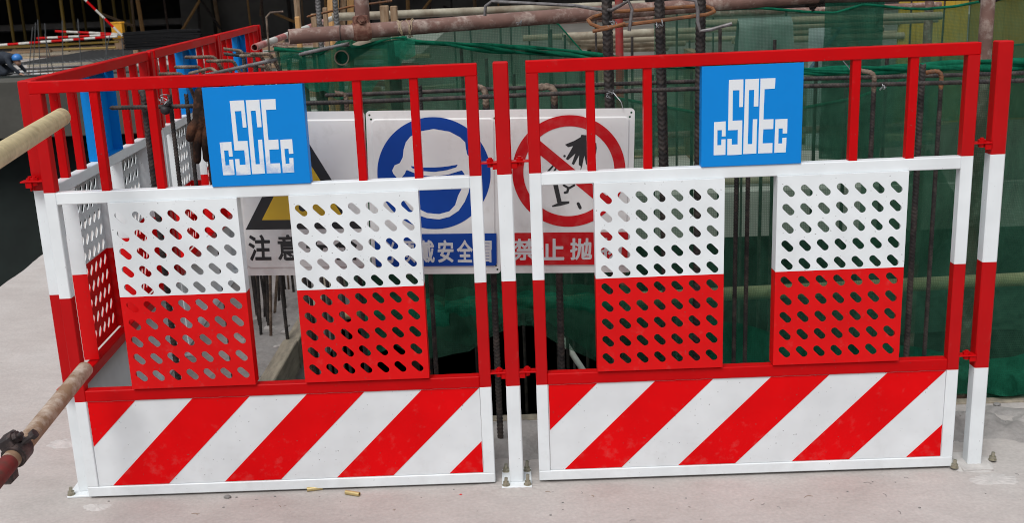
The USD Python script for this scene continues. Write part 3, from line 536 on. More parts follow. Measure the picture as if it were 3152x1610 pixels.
# ================================================================ reinforcement
def hz(x, y): return 1.093 - .0095 * (x + .573) + (0.0 if y < .3 else .011)
pts = lambda y: [(x, y + .004 * math.sin(5 * x), hz(x, y) + .003 * math.sin(3.1 * x)) for x in np.arange(-1.12, 2.5, .15)]
obj('rebar_rail', rebar(pts(.242), .0125, .1), MAT['rebar_dark'], smooth=40, label='lower of the two long horizontal bars running behind the front panels', cat='rebar')
obj('rebar_rail', rebar([p_ for p_ in pts(.345) if p_[0] > -.64], .012, .1), MAT['rebar_dark'], smooth=40, label='upper, rear one of the two long horizontal bars behind the front panels', cat='rebar')
def upright(x, y, z, d, label, hook=None, m='rebar_dark', zb=-.02, lean=(0, 0)):
    p = [(x - lean[0], y - lean[1], zb), (x, y, z)] + ([] if hook is None else [(x + hook[0], y + hook[1], z + hook[2])])
    if hook is None or m == 'rebar_dark': return obj('rebar_upright', rebar(p, d, d * 1.6), MAT[m], smooth=40, label=label, cat='rebar')
    t = thing('rebar_upright', label, 'rebar'); q = smooth_path(p, d * 1.6); cut = np.array([x, y, z - .055])
    obj('shank', rebar([p[0], cut], d, .1), MAT['rebar_dark'], t, smooth=40); obj('bent_tip', rebar([cut] + p[1:], d, d * 1.6), MAT[m], t, smooth=40); return t
for x, d, lab, hook, m in ((-.449, .014, 'bar with a short bent brown tip above the triangle sign', (-.028, .0, .006), 'rebar_brown'),
    (-.236, .014, 'plain dark bar above the blue helmet sign, left of its ring', None, 'rebar_dark'),
    (-.047, .019, 'thick hooked bar just left of the middle post', (-.040, .06, .004), 'rebar_brown'),
    (.150, .021, 'thick bar with a square brown hook above the prohibition sign', (-.062, .01, -.004), 'rebar_brown'),
    (1.065, .014, 'hooked bar with a rusty tip, left of the two at the right panel', (-.035, .03, .006), 'rebar_brown'),
    (1.203, .018, 'plain dark bar between two hooked bars at the right panel', None, 'rebar_dark'),
    (1.256, .013, 'hooked bar with an orange tip nearest the right post', (-.048, .02, -.008), 'rebar_rust'),
    (.677, .013, 'left bar of the close pair seen between the right perforated plates', None, 'rebar_dark'), (.711, .013, 'right bar of the close pair seen between the right perforated plates', None, 'rebar_dark')):
    upright(x, .285 if hook else .29, 1.105 if hook else 1.12, d, lab, hook, m)
for x, lean, lab in ((.303, (.035, 0), 'tall thick ribbed bar left of three, just right of the prohibition sign'), (.452, (.055, 0), 'tall thick ribbed bar in the middle of three behind the right panel'), (.571, (-.012, 0), 'tall thick ribbed bar right of three, beside the right blue plate')):
    m = MB(); xb = x + lean[0] * .6; m.add(*rebar([(xb, .31, -.02), (x - lean[0] * .25, .31, 1.95)], .0235, .1, 10)); m.add(*rebar([(xb + .011, .325, -.02), (x - lean[0] * .25 + .011, .325, 1.95)], .017, .1, 8))
    obj('tall_rebar', m, MAT['rebar_dark'], smooth=40, label=lab, cat='rebar')
for x, d, m, lab in ((-1.028, .018, 'rebar_dark', 'leftmost thin ribbed bar seen through the left baluster gap'), (-.953, .013, 'rebar_dark', 'thin ribbed bar standing beside the small black cap'), (-.905, .012, 'rebar_dark', 'thin bar standing directly behind the hanging glove'), (-.858, .012, 'rebar_dark', 'thin bar half hidden by the left edge of the left blue plate')):
    upright(x, .27, 1.125 if x > -1 else 1.135, d, lab, None if x > -1 else (-.02, .05, 0), m)
# starter bars in the rough concrete strip
rng = random.Random(11)
ST = [(-1.111,1.693),(-1.150,1.864),(-1.019,1.842),(-.96,1.885),(-1.036,2.136),(-1.087,1.611),(-1.003,1.424),(-1.06,1.657),(-1.14,1.80),(-1.049,1.457),(-1.044,1.58),(-1.092,1.729),(-1.061,1.784),(-1.077,1.973),(-1.093,2.211),(-1.143,2.014),(-.99,2.35),(-1.05,2.5),(-.955,2.2),(-1.0,2.65)]
for k, (x, y) in enumerate(ST):
    lx, ly = rng.uniform(-.05, .16), rng.uniform(-.10, .12); z = rng.uniform(1.10, 1.17) if k % 3 == 0 else rng.uniform(.98, 1.10)
    hook = k % 3 == 0
    p = [(x, y, -.02), (x + lx, y + ly, z)] + ([(x + lx - .075, y + ly - .01, z + .012)] if hook else [])
    obj('starter_bar', rebar(p, .0125, .024), MAT['rebar_brown' if k % 6 == 0 else 'rebar_dark'], smooth=40, cat='rebar', group='hooked starter bars' if hook else 'straight starter bars',
        label='starter bar with a hooked brown tip rising from the rough concrete strip' if hook else 'straight dark starter bar rising from the rough concrete strip')
for k in range(8):
    x, y = -.90 + .030 * k + rng.uniform(-.012, .012), 1.32 + .06 * (k % 3); z = rng.uniform(1.12, 1.19)
    obj('column_bar', rebar([(x + .04 + .02 * (k % 2), y, -2.0), (x + .02 * (k % 3) - .02, y, z)], .014, .1), MAT['rebar_brown' if k % 4 == 1 else 'rebar_dark'], smooth=40, cat='rebar', group='close column bars by the net edge', label='dark bar in the close cage beside the green net edge, ' + ('leftmost', 'second from the left', 'third from the left', 'fourth from the left', 'fourth from the right', 'third from the right', 'second from the right', 'rightmost')[k])
obj('slanting_rebar', rebar([(-1.17, 1.06, 1.096), (-1.028, 1.0, 1.127), (-.554, .8, 1.214), (-.50, .78, 1.222)], .0125, .1), MAT['rebar_grey'], smooth=40, label='long grey ribbed bar slanting up to the brown pipe above the left panel', cat='rebar')
obj('slanting_rebar', rebar([(-1.16, 1.22, 1.117), (-1.07, 1.20, 1.135), (-1.02, 1.18, 1.105), (-.9, 1.1, 1.06)], .012, .03), MAT['rebar_brown'], smooth=40, label='short brown hooked bar lying just under the long slanting grey bar', cat='rebar')
obj('hooked_rod', rebar([(-1.072, 2.2, -.02), (-1.058, 2.2, 1.303), (-.98, 2.2, 1.305)], .0095, .022, 8, False), MAT['rebar_brown'], smooth=40, label='slender rod with a square hook on top beside the striped pipe', cat='rod')
for k, (x, y, z, L) in enumerate(((-1.14, 1.30, 1.135, .09), (-1.02, 1.34, 1.150, .10), (-1.10, 1.38, 1.165, .11), (-.93, 1.42, 1.160, .08), (-1.20, 1.26, 1.115, .08), (-.87, 1.30, 1.172, .07))):
    obj('hooked_bar', rebar([(x - L, y - .02, z + .004), (x, y, z), (x + .022, y + .03, z - .06), (x + .05, y + .25, z - .40)], .0125, .022), MAT['rebar_brown'], smooth=40, label=('lowest', 'fourth', 'second highest', 'third highest', 'leftmost', 'rightmost')[k] + ' bent brown bar of the hooked bunch above the glove', cat='rebar', group='hooked bunch above the glove')
# stirrups tied round the tall bars
def wirebar(name, P, d, m, label, r=.015, cat='rebar'): return obj(name, rebar(P, d, r, 8, False), MAT[m], smooth=40, label=label, cat=cat)
wirebar('stirrup', [(.316, .345, 1.302), (.25, .30, 1.290), (.256, .262, 1.276), (.285, .255, 1.264), (.597, .262, 1.290), (.612, .29, 1.300), (.585, .345, 1.311), (.33, .350, 1.304)], .011, 'rebar_rust', 'closed rusty stirrup looped around the three tall bars')
wirebar('stirrup', [(.262, .258, 1.256), (.30, .245, 1.262), (.352, .25, 1.274)], .010, 'rebar_rust', 'short rusty bar end tied beneath the rusty stirrup')
wirebar('stirrup', [(-.045, .60, 1.300), (-.040, .60, 1.344), (.229, .5, 1.322), (.282, .36, 1.313), (.320, .28, 1.311), (.364, .25, 1.337), (.374, .25, 1.326), (.363, .25, 1.253)], .010, 'rebar_grey', 'open grey stirrup with square ends lying on the brown pipe')
wirebar('stirrup', [(.46, .25, 1.345), (.555, .25, 1.328), (.553, .245, 1.247), (.567, .24, 1.243), (.647, .235, 1.262)], .010, 'rebar_grey', 'grey square hook hanging at the rightmost tall bar')
def ties(name, label, c, n, r, seed, grp=None):
    g = random.Random(seed); m = MB()
    for k in range(n):
        P = [(c[0] + g.uniform(-r, r), c[1] - .022 + g.uniform(-.012, .01), c[2] + g.uniform(-r, r)) for _ in range(4)]
        m.add(*sweep(smooth_path(P, .02, 4), .0011, 5))
    obj(name, m, MAT['wire'], label=label, cat='wire', group=grp)
ties('tie_wire', 'twist of tie wire on the middle tall bar at the rusty stirrup', (.447, .275, 1.272), 3, .014, 1)
ties('tie_wire', 'curl of tie wire on the left tall bar under the stirrup', (.318, .275, 1.276), 3, .016, 2)
ties('tie_wire', 'curl of tie wire where the left tall bar crosses the horizontal bars', (.305, .235, 1.082), 3, .013, 3)
ties('tie_wire', 'knot of tie wire on the hooked bar at the right panel', (1.065, .24, 1.070), 3, .012, 4)
ties('tie_wire', 'knot of grey tie wire beside the small black cap', (-.957, .245, 1.12), 5, .014, 5)
ties('tie_wire', 'pale wire ends on the brown pipe right of the tied cord', (.06, .86, 1.262), 2, .02, 6)
obj('loose_wire', sweep(smooth_path([(.955, .22, 1.148), (.972, .22, 1.128), (.985, .22, 1.106), (.998, .22, 1.095), (1.0, .22, 1.068)], .02, 5), .0014, 5), MAT['wire'], label='thin pale wire dangling right of the right blue plate', cat='wire')
obj('loose_wire', sweep(smooth_path([(.315, .24, 1.085), (.335, .22, 1.06), (.337, .19, 1.045)], .02, 5), .0012, 5), MAT['wire'], label='wire holding the top right corner of the prohibition sign', cat='wire')

# worn work glove and cap hanging on the left
import manifold3d as m3
def blob(chains, ref=.006, it=10):
    out = m3.Manifold()
    for ch in chains:
        for (a, ra), (b, rb) in zip(ch[:-1], ch[1:]):
            out = out + m3.Manifold.batch_hull([m3.Manifold.sphere(ra, 16).translate(list(map(float, a))), m3.Manifold.sphere(rb, 16).translate(list(map(float, b)))])
    mm = out.refine_to_length(ref).to_mesh(); t = trimesh.Trimesh(mm.vert_properties[:, :3], mm.tri_verts, process=True)
    trimesh.smoothing.filter_taubin(t, iterations=it); return t
gx, gy = -.858, .222
gl = blob([[((-.868, gy + .02, 1.128), .020), ((-.874, gy, 1.075), .020), ((-.872, gy, 1.045), .022)], [((-.842, gy + .02, 1.128), .022), ((-.840, gy, 1.070), .024), ((-.838, gy, 1.035), .022)], [((-.868, gy, 1.07), .02), ((-.84, gy, 1.06), .024)],
    [((-.878, gy - .006, 1.055), .017), ((-.897, gy - .014, 1.035), .0150), ((-.905, gy - .016, 1.010), .0130)],
    [((-.874, gy, 1.04), .016), ((-.886, gy - .012, .99), .0135), ((-.893, gy - .008, .944), .0115)],
    [((-.852, gy, 1.04), .016), ((-.860, gy - .010, .985), .0135), ((-.864, gy - .004, .948), .0115)],
    [((-.835, gy + .004, 1.035), .015), ((-.838, gy - .004, .985), .0125), ((-.838, gy, .955), .0110)], [((-.822, gy + .008, 1.04), .014), ((-.818, gy, 1.0), .0115), ((-.815, gy, .975), .010)]], .006, 6)
obj('work_glove', (np.array(gl.vertices) * np.array([.92, 1, 1]) + np.array([-.0565, 0, 0]), gl.faces), MAT['glove_leather'], smooth=True, label='worn brown work glove hanging fingers down beside the left blue plate', cat='glove')
m = MB(); m.add(*ball((-.9585, .235, 1.088), .0145, 2, (1, 1, .95))); m.add(*sweep(np.array([(-.963, .235, 1.096), (-.945, .232, 1.108)]), .0075, 10))
obj('black_cap', m, MAT['rubber_black'], smooth=True, label='small round black cap hanging under the horizontal bar by the glove', cat='cap')

# ================================================================ scaffold tubes
def stube(name, a, b, r, m, label, cat='scaffold tube', bow=0.0): return obj(name, hollow(a, b, r, bow=bow), MAT[m], smooth=35, label=label, cat=cat)
BA, BB = np.array((-.674, .68, 1.258)), np.array((1.14, 1.19, 1.300))
stube('scaffold_tube', BA, BB, .024, 'rust_tube', 'long rust brown pipe slanting across the top behind the panels')
bt = lambda x: BA + (BB - BA) * (x - BA[0]) / (BB[0] - BA[0])
stube('scaffold_tube', (1.06, 1.235, 1.302), (2.6, 1.235, 1.262), .024, 'rust_tube_dark', 'dark pipe along the top right edge of the picture')
stube('scaffold_tube', (-.449, .795, 1.235), (-.449, .795, 2.4), .024, 'rust_tube', 'upright brown pipe clamped to the long rust brown pipe')
stube('scaffold_tube', (-1.02, 3.9, 1.226), (.9, 4.3, 1.213), .024, 'cream_tube', 'cream painted pipe lying parallel behind the long brown pipe')
stube('scaffold_tube', (-.524, .768, 1.180), (-.545, 2.6, 1.182), .0245, 'tan_tube', 'pipe poking forward under the green net, its open end facing front')
stube('scaffold_tube', (-.377, 1.02, -3), (-.377, 1.02, 1.20), .0215, 'rust_tube_dark', 'upright brown pipe standing behind the net above the helmet sign')
stube('scaffold_tube', (.70, 3.9, -3), (.70, 3.9, 2.2), .024, 'red_worn_tube', 'faded red upright pipe seen between the tall bars')
stube('scaffold_tube', (2.363, 3.4, -3), (2.363, 3.4, 2.2), .024, 'rust_tube', 'thin rusty upright pipe behind the right end of the right panel')
stube('scaffold_tube', (1.670, .99, -3), (1.670, .99, 1.31), .0235, 'rust_tube', 'rusty upright pipe just left of the right post behind the net')
stube('scaffold_tube', (-.60, .912, .262), (2.4, .912, .300), .0245, 'yellow_worn_tube', 'low horizontal pipe with the green net draped over it')
stube('scaffold_tube', (.19, 1.25, .03), (.62, .62, -.55), .012, 'old_white_paint', 'pale slanting rod under the hem of the net')
def coupler(label, c, axis, m, bolt_out=(0, -1, 0), r=.029):
    """two half shells round a tube, a hinge lug and a flange bolt"""
    t = thing('tube_coupler', label, 'tube coupler'); c = np.array(c, float); ax = np.array(axis, float); ax /= np.linalg.norm(ax); o = np.array(bolt_out, float); o -= ax * (o @ ax); o /= np.linalg.norm(o); u = np.cross(ax, o)
    m_ = MB(); m_.add(*sweep(np.array([c - ax * .029, c - ax * .022, c - ax * .0215, c + ax * .0215, c + ax * .022, c + ax * .029]), np.array([r * .97, r * .99, r * 1.08, r * 1.08, r * .99, r * .97]), 20)); obj('shell', m_, MAT[m], t, smooth=35)
    q = c + u * (r + .004)
    R = np.stack([ax, o, u], 1)
    v, f = cbox((-.024, -.016, -.012), (.024, .020, .016), .004); obj('lug', (v @ R.T + q, f), MAT[m], t)
    b = q + o * .020; mm = MB(); mm.add(*sweep(np.array([b - o * .004, b]), .0165, 14)); mm.add(*hexnut(b, o, .0135, .011)); mm.add(*sweep(np.array([b + o * .011, b + o * .021]), .0062, 10)); obj('bolt', mm, MAT[m], t)
    return t
coupler('rusty coupler joining the upright brown pipe to the long brown pipe', bt(-.449), BA - BB, 'coupler_rust', (0, -1, .1))
coupler('dark coupler at the top right where two pipes meet', (1.138, 1.21, 1.300), (1, .1, 0), 'coupler_dark', (0, -.5, -1))
coupler('dark coupler at the top of the upright pipe near the right post', (1.78, 1.235, 1.283), (1, 0, 0), 'coupler_dark', (0, -.3, -1))
# cord round the brown pipe
m = MB(); g = random.Random(4)
for k in range(7):
    c = bt(-.310 + g.uniform(-.022, .022)); tl = g.uniform(-.5, .5); a = np.linspace(0, 2 * PI, 18); R_ = .026 + g.uniform(0, .005)
    m.add(*sweep(np.stack([c[0] + tl * .02 * np.sin(a) + .004 * np.sin(3 * a + k), c[1] + R_ * np.cos(a), c[2] + R_ * np.sin(a) - .002], 1), .0011, 5, cap=False))
obj('binding_cord', m, MAT['timber'], label='thin pale cord wound round the long brown pipe above the net corner', cat='cord')
obj('tie_wire', sweep(np.stack([np.full(16, -.513) , bt(-.513)[1] + .0255 * np.cos(np.linspace(0, 2 * PI, 16)), bt(-.513)[2] + .0255 * np.sin(np.linspace(0, 2 * PI, 16))], 1), .0016, 5), MAT['rebar_dark'], label='dark wire ring round the left part of the long brown pipe', cat='wire')
# striped pipe, left of the brown pipe
def striped(name, label, a, b, r, n, mats=('pink_red_paint', 'old_white_paint'), first=0, cat='striped pipe'):
    t = thing(name, label, cat); a, b = np.array(a, float), np.array(b, float)
    for k in range(n):
        p, q = a + (b - a) * k / n, a + (b - a) * (k + 1) / n
        obj('band', hollow(p, q, r) if (k == 0 and r > .015) else sweep(np.array([p, q]), r, 12), MAT[mats[(k + first) % 2]], t, smooth=35)
    return t
striped('striped_pipe', 'faded red and white pipe with its open end facing the side barrier', (-1.214, 2.6, 1.132), (-1.19, 5.0, 1.186), .0175, 10)
# the two tubes reaching in from the left
stube('foreground_tube', (-1.115, -.12, 1.117), (-.842, -1.54, 1.110), .0225, 'yellow_worn_tube', 'worn yellow pipe reaching in at the upper left edge')
t = thing('foreground_tube', 'worn brown pipe with a red end reaching in at the lower left', 'scaffold tube'); pa, pb = np.array((-1.157, -.10, .433)), np.array((-1.1605, -1.05, .338))
obj('bare_length', hollow(pa, pa + (pb - pa) * .52, .0215), MAT['brown_worn_tube'], t, smooth=35); obj('red_length', hollow(pa + (pb - pa) * .52, pb, .0217), MAT['rust_red_tube'], t, smooth=35)
cp = coupler('dark coupler clamped on the worn brown pipe at the lower left edge', (-1.159, -.545, .3885), (-.0035, -.95, -.095), 'coupler_dark', (.9, -.1, .5), .0275)
m = MB(); m.add(*sweep(np.array([(-1.215, -.553, .3575), (-1.120, -.545, .4275)]), .0065, 10)); m.add(*hexnut((-1.120, -.545, .4275), (.8, .07, .59), .012, .012)); m.add(*cbox((-1.194, -.60, .3285), (-1.156, -.555, .3665), .008)); obj('swivel_half', m, MAT['coupler_dark'], cp)

# ================================================================ nets
def grid_mesh(P):
    n, k, _ = P.shape; i, j = np.meshgrid(np.arange(n - 1), np.arange(k - 1), indexing='ij'); a = (i * k + j).ravel()
    return P.reshape(-1, 3), np.stack([a, a + k, a + k + 1, a + 1], 1)
def interp(c, n):
    c = np.array(c, float); s = np.r_[0, np.cumsum(np.linalg.norm(np.diff(c, axis=0), axis=1))]; s /= s[-1]; q = np.linspace(0, 1, n)
    return np.stack([np.interp(q, s, c[:, k]) for k in range(3)], 1)
TOP = [(-.759,.85,1.206),(-.66,.86,1.200),(-.60,.84,1.19),(-.560,.82,1.207),(-.524,.80,1.212),(-.48,.80,1.208),(-.40,.76,1.222),(-.307,.70,1.236),(-.078,.80,1.203),(.187,.90,1.163),(.407,.95,1.133),(.62,.96,1.10),(.871,.95,1.078),(1.062,.85,1.071),(1.31,.80,1.075),(1.589,.75,1.077),(1.9,.75,1.075),(2.4,.78,1.08)]
HEM = [(-.52,.80,.16),(-.455,.78,.20),(-.36,.75,.15),(-.273,.75,.132),(-.153,.75,.155),(-.082,.75,.20),(-.02,.75,.232),(.031,.75,.24),(.079,.75,.226),(.126,.75,.192),(.194,.75,.146),(.291,.75,.101),(.45,.74,.05),(.60,.72,.03),(.9,.66,.012),(1.2,.58,.008),(1.55,.50,.012),(1.9,.50,.012),(2.4,.52,.012)]
N = 260
top, hem = interp(TOP, N), interp(HEM, N)
# pair the columns by x so that the left edge slopes and the rest hangs plumb
xs_top = np.linspace(-.759, 2.4, N); xs_hem = np.where(xs_top < -.1, np.interp(xs_top, [-.759, -.1], [-.52, -.1]), xs_top)
ct, ch = np.array(TOP), np.array(HEM)
rows = []; VS = np.r_[np.linspace(0, .80, 34), np.linspace(.815, 1, 14)]
for v_ in VS:
    if v_ <= .80:
        w = v_ / .80; x = xs_top + (xs_hem - xs_top) * w * .8; zt, yt = np.interp(xs_top, ct[:, 0], ct[:, 2]), np.interp(xs_top, ct[:, 0], ct[:, 1])
        zb = .30 + .0 * x; yb = np.full(N, .872); y = yt + (yb - yt) * w ** .8; z = zt + (zb - zt) * w
    else:
        w = (v_ - .80) / .20; x = xs_top + (xs_hem - xs_top) * (.8 + .2 * w); zh, yh = np.interp(xs_hem, ch[:, 0], ch[:, 2]), np.interp(xs_hem, ch[:, 0], ch[:, 1])
        z = .30 + (zh - .30) * w; y = .872 + (yh - .872) * w - .022 * math.sin(PI * min(1, w * 1.4)) * (w < .72)
    q = np.stack([x * 3.2, np.full(N, v_ * 3.0), np.zeros(N)], 1); q2 = np.stack([x * 14, np.full(N, v_ * 5.0), np.ones(N)], 1)
    fold = .05 * (meshkit.fbm(q, 3, 2) - .5) * (.25 + math.sin(PI * min(1, v_ / .8)) ) + .018 * (meshkit.noise(q2, 7) - .5) * (.4 + v_)
    rows.append(np.stack([x, y + fold, z + .012 * (meshkit.noise(q2, 9) - .5) * (v_ > .85)], 1))
na = thing('safety_net', 'front green safety net hanging behind the signs and draped over the low pipe', 'safety net')
obj('net_sheet', grid_mesh(np.stack(rows, 1)), MAT['net_green'], na, smooth=True)
# flap lying back over the poking pipe
fx = np.linspace(-.80, -.30, 60); fr = []
for w in np.linspace(0, 1, 22):
    z0 = np.interp(fx, ct[:, 0], ct[:, 2]) + .002; y0 = np.interp(fx, ct[:, 0], ct[:, 1])
    zb = 1.165 + .045 * np.exp(-((fx + .53) / .055) ** 2) + .025 * (meshkit.noise(np.stack([fx * 9, fx * 0 + w * 4, fx * 0], 1), 5) - .5)
    fr.append(np.stack([fx - .10 * w, y0 + (1.75 - y0) * w, z0 + (zb - z0) * min(1, w * 1.6) ], 1))
obj('net_flap', grid_mesh(np.stack(fr, 1)), MAT['net_dense'], na, smooth=True)
# light painted over the upper left corner and the bunch gathered over the low pipe
def drape(x0, x1, n, k, yf, zf0, zf1, seed, amp): 
    xs = np.linspace(x0, x1, n); R_ = []
    for w in np.linspace(0, 1, k):
        q = np.stack([xs * 13, np.full(n, w * 2.0), xs * 0], 1); q2 = np.stack([xs * 34, np.full(n, w * 2.5), xs * 0 + 3], 1)
        R_.append(np.stack([xs, yf(xs, w) + amp * (meshkit.noise(q, seed) - .5) * (.3 + w) + amp * .5 * (meshkit.noise(q2, seed + 1) - .5), zf0(xs) + (zf1(xs) - zf0(xs)) * w], 1))
    return grid_mesh(np.stack(R_, 1))
TZ = lambda x: np.interp(x, ct[:, 0], ct[:, 2]); TY = lambda x: np.interp(x, ct[:, 0], ct[:, 1])
obj('painted_lit_layer', drape(-.74, -.27, 80, 26, lambda x, w: TY(x) - .010 - .012 * np.exp(-((x + .524) / .05) ** 2) * (w < .6), lambda x: TZ(x) + .004, lambda x: np.interp(x, [-.74, -.62, -.48, -.38, -.27], [1.150, 1.06, 1.045, 1.11, 1.215]) + .012 * np.sin(x * 60), 51, .018), MAT['net_fold'], na, smooth=True)  # extra layer of brighter net colour in place of light falling there
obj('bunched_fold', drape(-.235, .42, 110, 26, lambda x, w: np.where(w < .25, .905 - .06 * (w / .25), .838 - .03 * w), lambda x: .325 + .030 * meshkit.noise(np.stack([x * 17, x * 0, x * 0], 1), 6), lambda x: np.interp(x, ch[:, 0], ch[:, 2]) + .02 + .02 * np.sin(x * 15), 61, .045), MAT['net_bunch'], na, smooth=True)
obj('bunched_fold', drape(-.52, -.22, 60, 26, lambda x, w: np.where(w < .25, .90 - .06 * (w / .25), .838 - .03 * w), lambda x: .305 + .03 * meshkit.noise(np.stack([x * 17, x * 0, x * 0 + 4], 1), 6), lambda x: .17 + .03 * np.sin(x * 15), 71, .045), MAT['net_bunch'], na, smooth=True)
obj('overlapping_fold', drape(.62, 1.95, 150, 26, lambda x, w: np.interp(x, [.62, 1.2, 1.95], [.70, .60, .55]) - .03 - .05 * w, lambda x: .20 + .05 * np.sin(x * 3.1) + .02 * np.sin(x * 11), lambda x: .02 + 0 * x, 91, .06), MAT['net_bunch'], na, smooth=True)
obj('overlapping_fold', drape(1.26, 1.56, 40, 30, lambda x, w: .79 + .03 * w, lambda x: .80 - 1.6 * np.abs(x - 1.42), lambda x: .36 + .8 * np.abs(x - 1.38), 95, .03), MAT['net_green'], na, smooth=True)
hemx = np.linspace(-.307, 2.4, 120)
for k in range(4):
    z = np.interp(hemx, ct[:, 0], ct[:, 2]) + .007 * np.sin(hemx * (9 + 2 * k) + k * 1.7) - .004 * k; y = np.interp(hemx, ct[:, 0], ct[:, 1]) - .006 + .006 * np.cos(hemx * (9 + 2 * k) + k * 1.7)
    wd = np.interp(hemx, [-.307, .3, 1.0, 1.5, 2.4], [.0045, .006, .005, .009, .010])
    obj('gathered_hem', sweep(np.stack([hemx, y, z], 1), wd * (1 + .3 * np.sin(hemx * 23 + k)), 8), MAT['net_hem'], na, smooth=True)
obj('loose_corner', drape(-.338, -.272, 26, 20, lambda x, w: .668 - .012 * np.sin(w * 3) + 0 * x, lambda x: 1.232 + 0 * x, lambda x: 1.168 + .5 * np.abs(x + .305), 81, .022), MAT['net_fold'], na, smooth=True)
xx = np.linspace(-.757, -.30, 60); obj('gathered_hem', sweep(np.stack([xx, TY(xx) - .012, TZ(xx) + .004 + .004 * np.sin(xx * 31)], 1), .0045 + .002 * np.sin(xx * 40), 7), MAT['net_hem'], na, smooth=True)
def netsheet(name, label, topc, zb, n, k, m, amp=.06, seed=1, dy=0.0, hemr=.008):
    t = thing(name, label, 'safety net'); tp = interp(topc, n); R_ = []
    for w in np.linspace(0, 1, k):
        q = np.stack([tp[:, 0] * 3, np.full(n, w * 2.2), np.zeros(n)], 1); q2 = q * np.array([4.5, .8, 1])
        y = tp[:, 1] + dy * w + amp * (meshkit.fbm(q, 3, seed) - .5) * min(1, w * 5 + .1) + amp * .35 * (meshkit.noise(q2, seed + 3) - .5)
        R_.append(np.stack([tp[:, 0], y, tp[:, 2] + (zb - tp[:, 2]) * w], 1))
    obj('net_sheet', grid_mesh(np.stack(R_, 1)), MAT[m], t, smooth=True)
    obj('hem_cord', sweep(tp - np.array([0, .004, 0]), hemr, 7), MAT['net_hem'], t, smooth=True)
    return t
netsheet('safety_net', 'slack green net sagging low between the front net and the far clutter', [(.20, 1.25, 1.02), (.42, 1.25, .96), (.70, 1.22, .90), (1.0, 1.2, .885), (1.3, 1.2, .93), (1.62, 1.25, 1.03)], .74, 80, 26, 'net_far', .12, 61, hemr=.006)
for k in range(16):
    x = -.30 + .125 * k + rng.uniform(-.03, .03); y = rng.uniform(1.08, 1.40)
    obj('thin_bar', rebar([(x, y, -2.5), (x + rng.uniform(-.015, .015), y, rng.uniform(1.0, 1.2))], .014, .1, 6, False), MAT['rebar_dark'], label='thin dark bar close behind the front net, seen as a faint line', cat='rebar', group='thin bars close behind the front net')
netsheet('safety_net', 'second green net hanging behind the long brown pipe in the middle', [(-.60, 1.5, 1.236), (-.18, 1.5, 1.236), (.22, 1.5, 1.233), (.33, 1.47, 1.10), (.30, 1.46, .98)], 0.42, 70, 30, 'net_far', .05, 21, hemr=.003)
netsheet('safety_net', 'sagging green net behind the right panel in front of the yellow hoarding', [(.66, 2.0, 1.262), (.80, 2.0, 1.240), (.95, 2.0, 1.250), (1.06, 2.0, 1.245), (1.16, 2.0, 1.235), (1.311, 2.0, 1.216), (1.44, 2.0, 1.205), (1.56, 2.0, 1.236), (1.598, 2.0, 1.232), (1.749, 2.0, 1.211), (1.826, 2.0, 1.206), (1.954, 2.0, 1.212), (2.046, 2.0, 1.226), (2.35, 2.0, 1.25), (3.2, 2.0, 1.25)], 0.72, 120, 30, 'net_far', .06, 31, hemr=.006)
netsheet('safety_net', 'long green net hanging down to floor level behind the right post', [(1.70, 2.35, 1.02), (2.2, 2.38, 1.00), (2.8, 2.35, 1.03), (3.6, 2.35, 1.02)], -.4, 90, 40, 'net_far', .12, 77, hemr=.005)
netsheet('safety_net', 'dense bunched green net hanging in folds behind the right panel', [(1.43, 2.12, 1.262), (1.50, 2.10, 1.25), (1.56, 2.13, 1.268), (1.66, 2.10, 1.27), (1.70, 2.14, 1.25)], .55, 60, 24, 'net_dense', .12, 41, hemr=.003)

# ================================================================ things beyond the nets
def cloth(name, label, x0, x1, zt, zb, y, m, cat, seed):
    R_ = []; xs = np.linspace(x0, x1, 40)
    for w in np.linspace(0, 1, 24):
        yy = y - .05 * math.sin(min(1, w * 6) * PI / 2) + .09 * (meshkit.noise(np.stack([xs * 11, np.full(40, w * 1.2), xs * 0], 1), seed) - .5) * (w + .1)
        R_.append(np.stack([xs + .02 * w * np.sin(xs * 30), yy, zt + (zb - zt) * w * (1 + .12 * np.sin(xs * 21))], 1))
    back = [np.stack([xs, np.full(40, y + .03 * q), np.full(40, zt - .06 * q)], 1) for q in (3, 2, 1)]
    obj(name, grid_mesh(np.stack(back + R_, 1)), MAT[m], smooth=True, label=label, cat=cat)
cloth('tarpaulin', 'grey green tarpaulin draped over a rail behind the right panel', 1.225, 1.50, 1.158, .90, 3.0, 'tarp_grey', 'tarpaulin', 4)
stube('scaffold_tube', (1.05, 3.05, 1.135), (2.3, 3.05, 1.125), .02, 'tan_tube', 'thin rail under the grey green tarpaulin')
g = random.Random(8)
for k in range(9):                                                           # stacked pipes
    r_, c_ = divmod(k, 3); z = .79 + .062 * r_; y = 7.0 + .06 * c_ + .03 * (r_ % 2)
    stube('stacked_pipe', (2.1 + g.uniform(-.1, .1), y, z), (3.3 + g.uniform(-.1, .2), y, z - .01), .029, 'tan_tube', 'tan pipe lying in the stack seen behind the nets, right of the tarpaulin', 'pipe')
    tag(stage.GetPrimAtPath('/World/stacked_pipe' + ('' if k == 0 else '_%03d' % k)), group='stacked tan pipes')
obj('pipe_trestle', MB().box((2.2, 6.95, 0), (2.28, 7.22, .755)).box((3.0, 6.95, 0), (3.08, 7.22, .755)), MAT['timber_brown'], label='brown timber trestle holding the stacked tan pipes', cat='trestle')
